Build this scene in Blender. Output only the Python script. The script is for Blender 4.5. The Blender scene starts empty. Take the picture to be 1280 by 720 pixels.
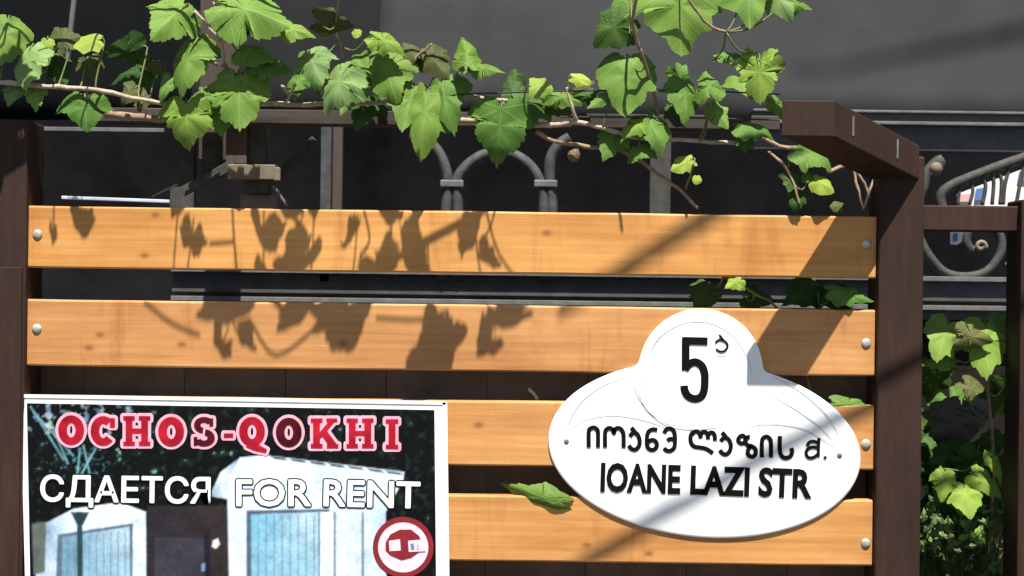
import bpy, bmesh, math, random
import numpy as np
from mathutils import Vector, Matrix, noise
random.seed(7)
C = bpy.context.scene.collection
SC = bpy.context.scene
# ------------------------------------------------------------------ camera
D, S, ZC, ROLL = 2.4, 900.0, 1.6, math.radians(0.72)
FPX = S * D
RIGHT = Vector((math.cos(ROLL), 0, math.sin(ROLL)))
UP = Vector((-math.sin(ROLL), 0, math.cos(ROLL)))
CAMP = Vector((0, -D, ZC))
cd = bpy.data.cameras.new('camera'); cam = bpy.data.objects.new('camera', cd); C.objects.link(cam)
cd.sensor_width = 36; cd.lens = FPX / 1280 * 36; cd.clip_end = 3000; cd.clip_start = 0.05
cam.matrix_world = Matrix(((RIGHT.x, UP.x, 0, CAMP.x), (RIGHT.y, UP.y, -1, CAMP.y), (RIGHT.z, UP.z, 0, CAMP.z), (0, 0, 0, 1)))
cd.dof.use_dof = True; cd.dof.focus_distance = D; cd.dof.aperture_fstop = 7.0
SC.camera = cam
# ------------------------------------------------------------------ light
A_, B_ = 0.15, 2.3                       # a shadow moves (-A,-B) metres per metre in front of the wall
SUN = Vector((A_, -1.0, B_)).normalized()
w = bpy.data.worlds.new("World"); SC.world = w; w.use_nodes = True
nt = w.node_tree
sky = nt.nodes.new('ShaderNodeTexSky'); sky.sky_type = 'NISHITA'; sky.sun_disc = False
sky.sun_elevation = math.asin(SUN.z); sky.sun_rotation = math.atan2(SUN.x, SUN.y)
nt.links.new(sky.outputs[0], nt.nodes['Background'].inputs[0]); nt.nodes['Background'].inputs[1].default_value = 0.05
sd = bpy.data.lights.new('sun', 'SUN'); sd.energy = 5.0; sd.angle = math.radians(0.42); sd.color = (1, 0.95, 0.87)
so = bpy.data.objects.new('sun', sd); C.objects.link(so)
so.rotation_euler = SUN.to_track_quat('Z', 'Y').to_euler(); so.location = SUN * 8
vs = SC.view_settings; vs.view_transform = 'Standard'; vs.look = 'None'; vs.gamma = 1; vs.use_curve_mapping = False
vs.exposure = 1.15
# ------------------------------------------------------------------ helpers
def P(px, py, y=0.0):
    "point on the plane at depth y seen at pixel px,py of the 1280x720 photograph"
    d = RIGHT * ((px - 640) / FPX) + UP * ((360 - py) / FPX) + Vector((0, 1, 0))
    return CAMP + d * (D + y)
def X(px, py, y=0.0): return P(px, py, y).x
def Z(px, py, y=0.0): return P(px, py, y).z
WL = {}
def link(o, parent, origin):
    C.objects.link(o)
    if parent:
        o.parent = parent; o.location = origin - WL[parent.name]
    else: o.location = origin
    WL[o.name] = origin.copy(); return o
def tag(o, label=None, cat=None, group=None, kind=None):
    for k, v in (('label', label), ('category', cat), ('group', group), ('kind', kind)):
        if v: o[k] = v
    return o
def empty(name, origin, label, cat, group=None):
    return tag(link(bpy.data.objects.new(name, None), None, Vector(origin)), label, cat, group)
def obj(name, bm, mat, parent=None, origin=None, smooth=False):
    if origin is None:
        n = len(bm.verts); origin = sum((v.co for v in bm.verts), Vector()) / max(n, 1)
    origin = Vector(origin)
    for v in bm.verts: v.co -= origin
    me = bpy.data.meshes.new(name); bm.normal_update(); bm.to_mesh(me); bm.free()
    if smooth:
        for p in me.polygons: p.use_smooth = True
    for m in (mat if isinstance(mat, (list, tuple)) else [mat]): me.materials.append(m)
    return link(bpy.data.objects.new(name, me), parent, origin)
def hexa(bm, c8, bev=0.0):
    "box from 8 corners: front-bottom-left, fbr, ftr, ftl, then the back four"
    v = [bm.verts.new(c) for c in c8]
    fs = [(0, 1, 2, 3), (5, 4, 7, 6), (4, 0, 3, 7), (1, 5, 6, 2), (3, 2, 6, 7), (4, 5, 1, 0)]
    ff = [bm.faces.new([v[i] for i in f]) for f in fs]
    if bev:
        es = list({e for f in ff for e in f.edges})
        bmesh.ops.bevel(bm, geom=es, offset=bev, segments=2, profile=0.5, affect='EDGES')
    return ff
def box(bm, x0, x1, y0, y1, z0, z1, bev=0.0):
    return hexa(bm, [Vector(p) for p in ((x0, y0, z0), (x1, y0, z0), (x1, y0, z1), (x0, y0, z1), (x0, y1, z0), (x1, y1, z0), (x1, y1, z1), (x0, y1, z1))], bev)
def boxo(name, mat, parent, *a, bev=0.0):
    bm = bmesh.new(); box(bm, *a, bev=bev); return obj(name, bm, mat, parent)
def beam(bm, a, b, wd, th, bev=0.0, up=Vector((0, 0, 1))):
    a = Vector(a); b = Vector(b); d = (b - a).normalized()
    s = d.cross(up).normalized(); t = s.cross(d).normalized()
    s *= wd / 2; t *= th / 2
    hexa(bm, [a - s - t, a + s - t, a + s + t, a - s + t, b - s - t, b + s - t, b + s + t, b - s + t], bev)
    bmesh.ops.recalc_face_normals(bm, faces=bm.faces)
def tube(bm, pts, rads, n=6, caps=True):
    pts = [Vector(p) for p in pts]
    if not isinstance(rads, (list, tuple)): rads = [rads] * len(pts)
    rings = []
    for i, p in enumerate(pts):
        d = (pts[min(i + 1, len(pts) - 1)] - pts[max(i - 1, 0)]).normalized()
        u = d.cross(Vector((0, 1, 0.13))).normalized() if abs(d.y) < 0.95 else d.cross(Vector((1, 0, 0))).normalized()
        v = d.cross(u)
        rings.append([bm.verts.new(p + (u * math.cos(k * 2 * math.pi / n) + v * math.sin(k * 2 * math.pi / n)) * rads[i]) for k in range(n)])
    for a, b in zip(rings, rings[1:]):
        for k in range(n): bm.faces.new((a[k], a[(k + 1) % n], b[(k + 1) % n], b[k]))
    if caps:
        bm.faces.new(rings[0][::-1]); bm.faces.new(rings[-1])
def smoothline(pts, k=4):
    pts = [Vector(p) for p in pts]; out = []
    for i in range(len(pts) - 1):
        p0 = pts[max(i - 1, 0)]; p1 = pts[i]; p2 = pts[i + 1]; p3 = pts[min(i + 2, len(pts) - 1)]
        for j in range(k):
            t = j / k
            out.append(0.5 * ((2 * p1) + (p2 - p0) * t + (2 * p0 - 5 * p1 + 4 * p2 - p3) * t * t + (3 * p1 - p0 - 3 * p2 + p3) * t ** 3))
    out.append(pts[-1]); return out
# ------------------------------------------------------------------ materials
def nmat(name):
    m = bpy.data.materials.new(name); m.use_nodes = True
    t = m.node_tree; return m, t, t.nodes, t.links, t.nodes['Principled BSDF']
def ramp(N, stops):
    r = N.new('ShaderNodeValToRGB'); e = r.color_ramp.elements
    while len(e) < len(stops): e.new(0.5)
    for i, (p, c) in enumerate(stops): e[i].position = p; e[i].color = (*c, 1) if len(c) == 3 else c
    return r
def mixc(N, L, fac, a, b, mode='MIX'):
    m = N.new('ShaderNodeMix'); m.data_type = 'RGBA'; m.blend_type = mode
    for sock, v in ((m.inputs[0], fac), (m.inputs[6], a), (m.inputs[7], b)):
        if hasattr(v, 'links') or hasattr(v, 'is_linked'): L.new(v, sock)
        else: sock.default_value = v if not isinstance(v, tuple) else (*v, 1)[:4]
    return m.outputs[2]
def coords(N, L, kind='Object', scale=(1, 1, 1), rand=True):
    tc = N.new('ShaderNodeTexCoord'); mp = N.new('ShaderNodeMapping'); mp.inputs['Scale'].default_value = scale
    L.new(tc.outputs[kind], mp.inputs[0])
    if rand:
        oi = N.new('ShaderNodeObjectInfo'); ml = N.new('ShaderNodeMath'); ml.operation = 'MULTIPLY'; ml.inputs[1].default_value = 37
        L.new(oi.outputs['Random'], ml.inputs[0]); cb = N.new('ShaderNodeCombineXYZ')
        for i in range(3): L.new(ml.outputs[0], cb.inputs[i])
        L.new(cb.outputs[0], mp.inputs['Location'])
    return mp.outputs[0]
def noisen(N, L, vec, scale, detail=4, rough=0.55, dist=0):
    n = N.new('ShaderNodeTexNoise'); L.new(vec, n.inputs['Vector'])
    n.inputs['Scale'].default_value = scale; n.inputs['Detail'].default_value = detail; n.inputs['Roughness'].default_value = rough; n.inputs['Distortion'].default_value = dist
    return n.outputs[0]
def bump(N, L, b, h, strength=0.3, dist=0.002):
    n = N.new('ShaderNodeBump'); n.inputs['Strength'].default_value = strength; n.inputs['Distance'].default_value = dist
    L.new(h, n.inputs['Height']); L.new(n.outputs[0], b.inputs['Normal'])
def plain(name, col, rough=0.6, var=0.25, scale=20, metal=0, spec=0.4, sc=(1, 1, 1), bs=0.25):
    m, t, N, L, b = nmat(name)
    v = coords(N, L, scale=sc); n1 = noisen(N, L, v, scale, 6, 0.65)
    lo = tuple(c * (1 - var) for c in col); hi = tuple(min(c * (1 + var), 1) for c in col)
    r = ramp(N, [(0.3, lo), (0.7, hi)]); L.new(n1, r.inputs[0]); L.new(r.outputs[0], b.inputs['Base Color'])
    b.inputs['Roughness'].default_value = rough; b.inputs['Metallic'].default_value = metal; b.inputs['Specular IOR Level'].default_value = spec
    if bs: bump(N, L, b, n1, bs, 0.001)
    return m
def pine():
    m, t, N, L, b = nmat('pine_stain')
    v = coords(N, L, scale=(1.0, 1.0, 11.0))
    g1 = noisen(N, L, v, 2.2, 5, 0.6, 1.6)          # broad cathedral grain
    v2 = coords(N, L, scale=(3.0, 3.0, 150.0)); g2 = noisen(N, L, v2, 2.0, 3, 0.6, 0.4)
    v3 = coords(N, L, scale=(1, 1, 1.4)); g3 = noisen(N, L, v3, 5.0, 4, 0.6)
    wv = N.new('ShaderNodeTexWave'); wv.wave_type = 'BANDS'; wv.bands_direction = 'Z'; L.new(v, wv.inputs[0])
    wv.inputs['Scale'].default_value = 2.4; wv.inputs['Distortion'].default_value = 7; wv.inputs['Detail'].default_value = 3; wv.inputs['Detail Scale'].default_value = 0.9
    r1 = ramp(N, [(0.25, (.45, .205, .062)), (0.5, (.56, .275, .088)), (0.75, (.64, .34, .12))]); L.new(g1, r1.inputs[0])
    r2 = ramp(N, [(0.35, (.86, .82, .78)), (0.6, (1, 1, 1))]); L.new(wv.outputs[1], r2.inputs[0])
    c = mixc(N, L, 0.38, r1.outputs[0], r2.outputs[0], 'MULTIPLY')
    r3 = ramp(N, [(0.35, (.9, .88, .85)), (0.6, (1.0, 1.0, 1.0))]); L.new(g2, r3.inputs[0])
    c = mixc(N, L, 0.45, c, r3.outputs[0], 'MULTIPLY')
    r4 = ramp(N, [(0.35, (.80, .74, .70)), (0.62, (1.08, 1.10, 1.16))]); L.new(g3, r4.inputs[0])
    c = mixc(N, L, 0.7, c, r4.outputs[0], 'MULTIPLY')
    oi = N.new('ShaderNodeObjectInfo'); hs = N.new('ShaderNodeHueSaturation'); L.new(c, hs.inputs['Color'])
    for sock, k0, k1 in (('Value', .09, .90), ('Hue', .003, .4975), ('Saturation', .06, .97)):
        q = N.new('ShaderNodeMath'); q.operation = 'MULTIPLY_ADD'; q.inputs[1].default_value = k0; q.inputs[2].default_value = k1
        L.new(oi.outputs['Random'], q.inputs[0]); L.new(q.outputs[0], hs.inputs[sock])
    c = hs.outputs[0]
    v5 = coords(N, L, scale=(2.2, 1, .35)); g5 = noisen(N, L, v5, 7.0, 5, 0.7, 1.0)        # weathered cross stains
    r5 = ramp(N, [(0.56, (1, 1, 1)), (0.72, (.70, .58, .50))]); L.new(g5, r5.inputs[0])
    c = mixc(N, L, 0.75, c, r5.outputs[0], 'MULTIPLY')
    v6 = coords(N, L, scale=(2.0, 1, 60)); g6 = noisen(N, L, v6, 6.0, 2, 0.5, 0.6)         # fine checks
    r6 = ramp(N, [(0.73, (1, 1, 1)), (0.78, (.55, .42, .33))]); L.new(g6, r6.inputs[0])
    c = mixc(N, L, 0.6, c, r6.outputs[0], 'MULTIPLY')
    # knots
    kv = coords(N, L, scale=(9.0, 0.001, 14.0)); vo = N.new('ShaderNodeTexVoronoi'); vo.voronoi_dimensions = '2D'; sxz = N.new('ShaderNodeSeparateXYZ'); cxz = N.new('ShaderNodeCombineXYZ'); L.new(kv, sxz.inputs[0]); L.new(sxz.outputs[0], cxz.inputs[0]); L.new(sxz.outputs[2], cxz.inputs[1]); L.new(cxz.outputs[0], vo.inputs['Vector']); vo.inputs['Scale'].default_value = 1.0
    rk = ramp(N, [(0.035, (.9, .9, .9)), (0.06, (.30, .30, .30)), (0.11, (0, 0, 0))]); L.new(vo.outputs['Distance'], rk.inputs[0])
    sep = N.new('ShaderNodeSeparateColor'); L.new(vo.outputs['Color'], sep.inputs[0])
    gt = N.new('ShaderNodeMath'); gt.operation = 'GREATER_THAN'; gt.inputs[1].default_value = 0.72; L.new(sep.outputs[0], gt.inputs[0])
    mu = N.new('ShaderNodeMath'); mu.operation = 'MULTIPLY'; L.new(rk.outputs[0], mu.inputs[0]); L.new(gt.outputs[0], mu.inputs[1])
    c = mixc(N, L, mu.outputs[0], c, (.26, .10, .03))
    L.new(c, b.inputs['Base Color']); b.inputs['Roughness'].default_value = 0.55; b.inputs['Specular IOR Level'].default_value = 0.3
    bump(N, L, b, g2, 0.25, 0.0008)
    return m
def leafmat(name, col, col2, trans, vein=0.5):
    m, t, N, L, b = nmat(name)
    uv = N.new('ShaderNodeUVMap'); sp = N.new('ShaderNodeSeparateXYZ'); L.new(uv.outputs[0], sp.inputs[0])
    def mth(op, a, bb=None):
        n = N.new('ShaderNodeMath'); n.operation = op
        for i, v in enumerate((a, bb)):
            if v is None: continue
            if isinstance(v, (int, float)): n.inputs[i].default_value = v
            else: L.new(v, n.inputs[i])
        return n.outputs[0]
    ax = mth('ABSOLUTE', sp.outputs[0]); y = sp.outputs[1]
    ds = [ax]
    for dx, dy in ((0.6, -0.32), (0.44, 0.14)):
        l = math.hypot(dx, dy); dx /= l; dy /= l
        ds.append(mth('ABSOLUTE', mth('SUBTRACT', mth('MULTIPLY', ax, dy), mth('MULTIPLY', y, dx))))
    d = mth('MINIMUM', mth('MINIMUM', ds[0], ds[1]), ds[2])
    # side veins: chevrons off the midrib
    ch = mth('FRACT', mth('MULTIPLY', mth('ADD', y, mth('MULTIPLY', ax, 1.0)), 5.5))
    ch = mth('MULTIPLY', mth('ABSOLUTE', mth('SUBTRACT', ch, 0.5)), 0.16)
    ch = mth('ADD', ch, 0.012)
    d2 = mth('MINIMUM', d, ch)
    rv = ramp(N, [(0.008, (1, 1, 1)), (0.03, (0, 0, 0))]); L.new(d2, rv.inputs[0])
    v = coords(N, L, scale=(1, 1, 1)); n1 = noisen(N, L, v, 28, 5, 0.6)
    oi = N.new('ShaderNodeObjectInfo')
    r = ramp(N, [(0.3, col), (0.7, col2)]); L.new(n1, r.inputs[0])
    nb = noisen(N, L, coords(N, L), 55, 3, .6); rb = ramp(N, [(.70, (0, 0, 0)), (.76, (.7, .7, .7))]); L.new(nb, rb.inputs[0])
    nl = noisen(N, L, coords(N, L), 9, 3, .6); rl = ramp(N, [(.3, (.80, .84, .8)), (.7, (1.16, 1.12, 1.1))]); L.new(nl, rl.inputs[0])
    cb2 = mixc(N, L, .8, r.outputs[0], rl.outputs[0], 'MULTIPLY')
    cb2 = mixc(N, L, rb.outputs[0], cb2, (.16, .11, .035))
    hs = N.new('ShaderNodeHueSaturation'); L.new(cb2, hs.inputs['Color'])
    L.new(mth('ADD', mth('MULTIPLY', oi.outputs['Random'], 0.35), 0.85), hs.inputs['Value'])
    L.new(mth('ADD', mth('MULTIPLY', oi.outputs['Random'], -0.03), 0.515), hs.inputs['Hue'])
    c = mixc(N, L, mth('MULTIPLY', rv.outputs[0], vein), hs.outputs[0], tuple(min(1, a * 1.5 + 0.03) for a in col2))
    L.new(c, b.inputs['Base Color']); b.inputs['Roughness'].default_value = 0.6; b.inputs['Specular IOR Level'].default_value = 0.16
    tr = N.new('ShaderNodeBsdfTranslucent'); mx = N.new('ShaderNodeMixShader'); mx.inputs[0].default_value = trans
    cy = mixc(N, L, 0.6, c, (1.2, 1.25, .35), 'MULTIPLY'); L.new(cy, tr.inputs[0])
    out = N['Material Output'] if 'Material Output' in N else None
    L.new(b.outputs[0], mx.inputs[1]); L.new(tr.outputs[0], mx.inputs[2]); L.new(mx.outputs[0], out.inputs[0])
    bump(N, L, b, mth('ADD', mth('MULTIPLY', rv.outputs[0], -0.5), n1), 0.35, 0.0015)
    return m
def postmat():
    m, t, N, L, b = nmat('dark_brown_paint')
    v = coords(N, L, scale=(1, 1, .12)); n1 = noisen(N, L, v, 90, 5, .7)
    v2 = coords(N, L, scale=(1, 1, .5)); n2 = noisen(N, L, v2, 9, 5, .65)
    v3 = coords(N, L, scale=(1, 1, .3)); n3 = noisen(N, L, v3, 45, 6, .8, 1.5)
    r1 = ramp(N, [(.3, (.026, .0135, .0095)), (.7, (.044, .023, .0165))]); L.new(n2, r1.inputs[0])
    r2 = ramp(N, [(.35, (.78, .78, .78)), (.65, (1.12, 1.12, 1.12))]); L.new(n1, r2.inputs[0])
    c = mixc(N, L, .8, r1.outputs[0], r2.outputs[0], 'MULTIPLY')
    r3 = ramp(N, [(.66, (0, 0, 0)), (.74, (.55, .55, .55))]); L.new(n3, r3.inputs[0])
    c = mixc(N, L, r3.outputs[0], c, (.085, .062, .050))
    L.new(c, b.inputs['Base Color']); b.inputs['Roughness'].default_value = .68; b.inputs['Specular IOR Level'].default_value = .18
    bump(N, L, b, n1, .5, .0012); return m
M = dict(
    pine=pine(),
    post=postmat(),
    backing=plain('brown_board_paint', (.17, .13, .105), 0.75, .3, 12, spec=.2),
    screw=plain('zinc_screw', (.42, .40, .36), 0.45, .35, 120, metal=0.3),
    plaque=plain('white_enamel', (.80, .81, .80), 0.32, .012, 9, spec=.5, bs=0.03),
    black=plain('black_ink', (.004, .003, .003), 0.8, .3, 60, spec=.1, bs=0),
    groove=plain('grey_engraving', (.50, .51, .53), 0.5, .25, 30, bs=0),
    iron=plain('grey_iron', (.048, .050, .054), 0.7, .5, 60),
    irondull=plain('weathered_iron', (.042, .041, .036), 0.75, .5, 70),
    greysteel=plain('grey_steel_sill', (.060, .062, .063), 0.7, .3, 30),
    bluesteel=plain('galvanised_strip', (.42, .46, .55), .4, .2, 60),
    steellight=plain('light_steel_edge', (.115, .12, .12), 0.6, .3, 40),
    darkwall=plain('dark_cafe_wall', (.13, .12, .13), 0.85, .45, 5, spec=.2),
    awn=plain('grey_awning_fabric', (.030, .0312, .0325), 0.95, .22, 3.5, spec=.08, bs=.15),
    awnd=plain('navy_awning_fabric', (.0035, .0042, .005), 0.95, .2, 6, spec=.04, bs=.15),
    awnm=plain('charcoal_awning_fabric', (.0125, .013, .014), 0.95, .2, 6, spec=.06, bs=.15),
    woodold=plain('weathered_wood', (.06, .043, .035), 0.85, .35, 25, sc=(1, 1, .15)),
    woodrail=plain('grey_weathered_rail', (.045, .037, .031), 0.9, .6, 45, sc=(.15, 1, 1)),
    woodpale=plain('pale_wood', (.15, .12, .085), 0.8, .3, 40),
    cane=plain('vine_cane', (.25, .17, .11), 0.85, .4, 120, bs=.6),
    canepale=plain('dry_vine_cane', (.36, .28, .21), 0.85, .35, 120, bs=.6),
    green_stem=plain('green_petiole', (.11, .125, .04), 0.6, .3, 120),
    dried=plain('dried_leaf', (.12, .08, .05), 0.85, .3, 60),
    white=plain('white_sheet', (.75, .77, .74), 0.6, .04, 6),
    blue=plain('blue_print', (.10, .18, .42), 0.5, .1, 9),
    pinkm=plain('pink_print', (.6, .36, .34), 0.5, .1, 9),
    cable=plain('black_cable', (.02, .02, .02), 0.6, .1, 9),
    bark=plain('branch_bark', (.12, .09, .07), 0.9, .4, 20),
    sillshade=plain('sill_base_shade', (.014, .012, .010), 0.9, .3, 20, spec=.1),  # near-black: shade put into the colour of the sill base the sun reaches
    paving=plain('asphalt', (.055, .054, .052), 0.85, .2, 3),
)
LM = dict(
    mid=leafmat('leaf_mid_green', (.074, .150, .023), (.110, .205, .037), .22, .22),
    light=leafmat('leaf_light_green', (.125, .22, .038), (.165, .275, .054), .25, .22),
    pale=leafmat('leaf_pale_green', (.125, .21, .065), (.165, .26, .088), .2, .22),
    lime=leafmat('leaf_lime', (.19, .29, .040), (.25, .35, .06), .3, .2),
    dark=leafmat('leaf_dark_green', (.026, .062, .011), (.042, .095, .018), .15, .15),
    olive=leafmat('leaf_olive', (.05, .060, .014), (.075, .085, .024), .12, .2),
    grey=leafmat('leaf_grey_shaded', (.065, .068, .062), (.08, .084, .078), .05, .2),  # leaves in shade: the shade is put into the grey colour
    bud=leafmat('leaf_greyish_cream', (.10, .15, .055), (.15, .20, .085), .15, .1),
)
# ------------------------------------------------------------------ ground and setting
bm = bmesh.new(); bmesh.ops.create_grid(bm, x_segments=2, y_segments=2, size=400)
tag(obj('pavement', bm, M['paving'], origin=(0, 0, 0)), kind='structure')
# cafe behind: dark wall with roof slab
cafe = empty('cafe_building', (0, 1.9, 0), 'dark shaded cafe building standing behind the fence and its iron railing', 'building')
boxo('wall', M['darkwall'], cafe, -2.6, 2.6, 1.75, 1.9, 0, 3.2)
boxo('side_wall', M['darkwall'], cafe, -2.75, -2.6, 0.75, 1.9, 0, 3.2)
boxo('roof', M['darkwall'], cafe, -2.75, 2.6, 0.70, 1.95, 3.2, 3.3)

# awning: sloping fabric panels between x and pixel columns
AW_Y = 0.62
def sheet(bm, c00, c10, c11, c01, nu, nv, fn, th=0.006):
    g = {}
    for s in (0, 1):
        for i in range(nu + 1):
            for j in range(nv + 1):
                u = i / nu; v = j / nv
                p = (c00 * (1 - u) + c10 * u) * (1 - v) + (c01 * (1 - u) + c11 * u) * v
                p = p + Vector((0, fn(u, v) + s * th, 0)); g[s, i, j] = bm.verts.new(p)
    for i in range(nu):
        for j in range(nv):
            bm.faces.new((g[0, i, j], g[0, i + 1, j], g[0, i + 1, j + 1], g[0, i, j + 1]))
            bm.faces.new((g[1, i, j], g[1, i, j + 1], g[1, i + 1, j + 1], g[1, i + 1, j]))
    for i in range(nu):
        bm.faces.new((g[0, i + 1, 0], g[0, i, 0], g[1, i, 0], g[1, i + 1, 0])); bm.faces.new((g[0, i, nv], g[0, i + 1, nv], g[1, i + 1, nv], g[1, i, nv]))
    for j in range(nv):
        bm.faces.new((g[0, 0, j], g[0, 0, j + 1], g[1, 0, j + 1], g[1, 0, j])); bm.faces.new((g[0, nu, j + 1], g[0, nu, j], g[1, nu, j], g[1, nu, j + 1]))
awn = empty('awning', P(800, 150, AW_Y), 'grey fabric cafe awning hanging behind the grape vine at the top', 'awning')
zb = Z(640, 155, AW_Y)
def awnpanel(x0, x1, mat, dy, folds, nm='fabric_panel'):
    bm = bmesh.new()
    a = Vector((x0, AW_Y + dy, zb)); b_ = Vector((x1, AW_Y + dy, zb))
    c = Vector((x1, AW_Y + dy + .35, 2.75)); d = Vector((x0, AW_Y + dy + .35, 2.75))
    fn = lambda u, v: sum(am * math.exp(-((u * (x1 - x0) + x0 - fx) / wd) ** 2) for fx, wd, am in folds) + 0.004 * noise.noise(Vector((u * 6, v * 3, x0)))
    sheet(bm, a, b_, c, d, 60, 12, fn)
    return obj(nm, bm, mat, awn, smooth=True)
xa = lambda px: X(px, 60, AW_Y)
awnpanel(xa(-700), xa(236), M['awnd'], 0.02, [(xa(20), .05, .02)])
awnpanel(xa(236), xa(470), M['awnm'], 0.01, [(xa(300), .05, .02)])
awnpanel(xa(470), xa(2100), M['awn'], 0.0, [(xa(575), .022, .03), (xa(548), .02, -.012), (xa(990), .03, -.012), (xa(1700), .05, .03)])
# gutter bands right of the vine
zt = lambda py: Z(1200, py, .55)
x0g, x1g = X(940, 150, .55), X(1900, 150, .55)
boxo('gutter_lip', M['steellight'], awn, x0g, x1g, .535, .60, zt(143), zt(140), bev=.0008)
boxo('gutter_face', M['greysteel'], awn, x0g, x1g, .545, .60, zt(154), zt(143), bev=.0008)
boxo('gutter_lip', M['steellight'], awn, x0g, x1g, .530, .60, zt(158), zt(154), bev=.0008)
boxo('fascia', M['greysteel'], awn, x0g, x1g, .548, .60, zt(190), zt(158), bev=.002)
bm = bmesh.new(); tube(bm, [P(106, -120, .45), P(80, 112, .45)], .0045, 8)
obj('support_rod', bm, M['steellight'], awn)

# ------------------------------------------------------------------ the slatted fence
fence = empty('slatted_fence', (0, 0, 0), 'orange stained timber slat fence between dark brown posts, signs hung on it', 'fence')
XL, XR = X(35, 360), X(1094.5, 360)
rows = [(257, 334.5), (374, 457), (494, 575), (612, 694), (731, 813), (850, 932)]   # at x=36
for i, (ya, yb) in enumerate(rows):
    z1, z0 = Z(36, ya), Z(36, yb)
    bm = bmesh.new()
    n = 64; th = .022; rnd = Vector((0, i * 3.1, i * 7.7))
    xs = [XL + (XR - XL) * k / n for k in range(n + 1)]
    prof = [(-0.0, .0022), (-.0007, .0008), (-.0022, 0)]
    rings = []
    for k, x in enumerate(xs):
        e = .0005 * noise.noise(Vector((x * 9, i * 5, 0))); f = .0005 * noise.noise(Vector((x * 9, i * 5, 9)))
        bow = .0014 * noise.noise(Vector((x * 1.6, i * 2, 4)))
        zz0 = z0 + e + bow; zz1 = z1 + f + bow
        pr = [(zz0 + .0024, 0), (zz0 + .0008, .0008), (zz0, .0024), (zz0, th), (zz1, th), (zz1, .0024), (zz1 - .0008, .0008), (zz1 - .0024, 0)]
        m_ = [((zz0 + zz1) / 2 + .012, .0), ((zz0 + zz1) / 2 - .012, 0)]
        pr += m_
        rings.append([bm.verts.new((x, yy + .0006 * noise.noise(Vector((x * 4, zz * 20, i))), zz)) for zz, yy in pr])
    m = len(rings[0])
    for a, b_ in zip(rings, rings[1:]):
        for k in range(m): bm.faces.new((a[k], b_[k], b_[(k + 1) % m], a[(k + 1) % m]))
    bm.faces.new(rings[0]); bm.faces.new(rings[-1][::-1])
    bmesh.ops.recalc_face_normals(bm, faces=bm.faces)
    sl = obj('slat', bm, M['pine'], fence)
    for (sx, syl) in ((47 - i * .8, (293, 411, 530, 650, 768, 888)[i]), (1083 - i * .3, (305, 429, 555, 679, 790, 910)[i])):
        c = P(sx, syl, 0)
        bm = bmesh.new()
        bmesh.ops.create_uvsphere(bm, u_segments=14, v_segments=8, radius=.0068)
        for v in bm.verts:
            v.co = Vector((v.co.x, (v.co.z * .42), v.co.y)); v.co += c + Vector((0, -.0004, 0))
        bmesh.ops.recalc_face_normals(bm, faces=bm.faces)
        # cross recess
        o = obj('screw', bm, M['screw'], sl, smooth=True)
def post(px0, px1, ztop, y0, y1, lab=None):
    x0, x1 = X(px0, 400), X(px1, 400)
    o = boxo('post', M['post'], fence, x0, x1, y0, y1, 0, ztop, bev=.003)
    if lab: o['label'] = lab
    return o
ZPT = Z(1125, 196)
post(-52, 34.5, Z(20, 150), -.012, .075)
post(1095, 1151, ZPT, -.014, .06)
post(1272, 1334, Z(1300, 250), -.012, .06)
# next bay rail
boxo('rail', M['post'], fence, X(1151.6, 270), X(1335, 270), .004, .05, Z(1151, 288), Z(1151, 256), bev=.002)
boxo('rail', M['post'], fence, X(1151.6, 270), X(1271, 270), .004, .05, .10, .14, bev=.002)
# upper beam over the panel left post side
# seam board on left post
boxo('post_sleeve', M['post'], fence, X(-56, 400), X(31, 400), -.017, -.0125, Z(20, 930), Z(20, 334), bev=.001)
# overhanging arm from the post top
arm_end = P(1010, 148, -.15); arm_root = P(1118, 203, -.0135)
bm = bmesh.new()
d = (arm_root - arm_end)
w_, h_ = .070, .048
s = Vector((1, 0, 0)) * w_ / 2; u_ = Vector((0, 0, 1)) * h_ / 2
hexa(bm, [arm_end - s - u_, arm_end + s - u_, arm_end + s + u_, arm_end - s + u_, arm_root - s - u_, arm_root + s - u_, arm_root + s + u_, arm_root - s + u_], .002)
bmesh.ops.recalc_face_normals(bm, faces=bm.faces)
arm = obj('overhang_beam', bm, M['post'], fence)
for t in (.2, .72):
    c = arm_end.lerp(arm_root, t) + s
    bm = bmesh.new(); beam(bm, c + Vector((.0008, 0, -.010)), c + Vector((.0008, 0, .016)), .0024, .0015, up=Vector((0, 1, 0)))
    obj('staple', bm, M['steellight'], arm)
# brown boards behind the lower gaps
bw = empty('board_screen', P(560, 700, .1), 'dark brown board screen standing close behind the lower fence slats', 'screen')
bx = X(-20, 500, .095); bx1 = X(1112, 500, .095); nb = 9
for k in range(nb):
    xa_ = bx + (bx1 - bx) * k / nb; xb_ = bx + (bx1 - bx) * (k + 1) / nb - .0006
    boxo('board', M['backing'], bw, xa_, xb_, .09, .105, .05, Z(500, 462, .09) + .003 * math.sin(k * 7), bev=.001)

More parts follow.
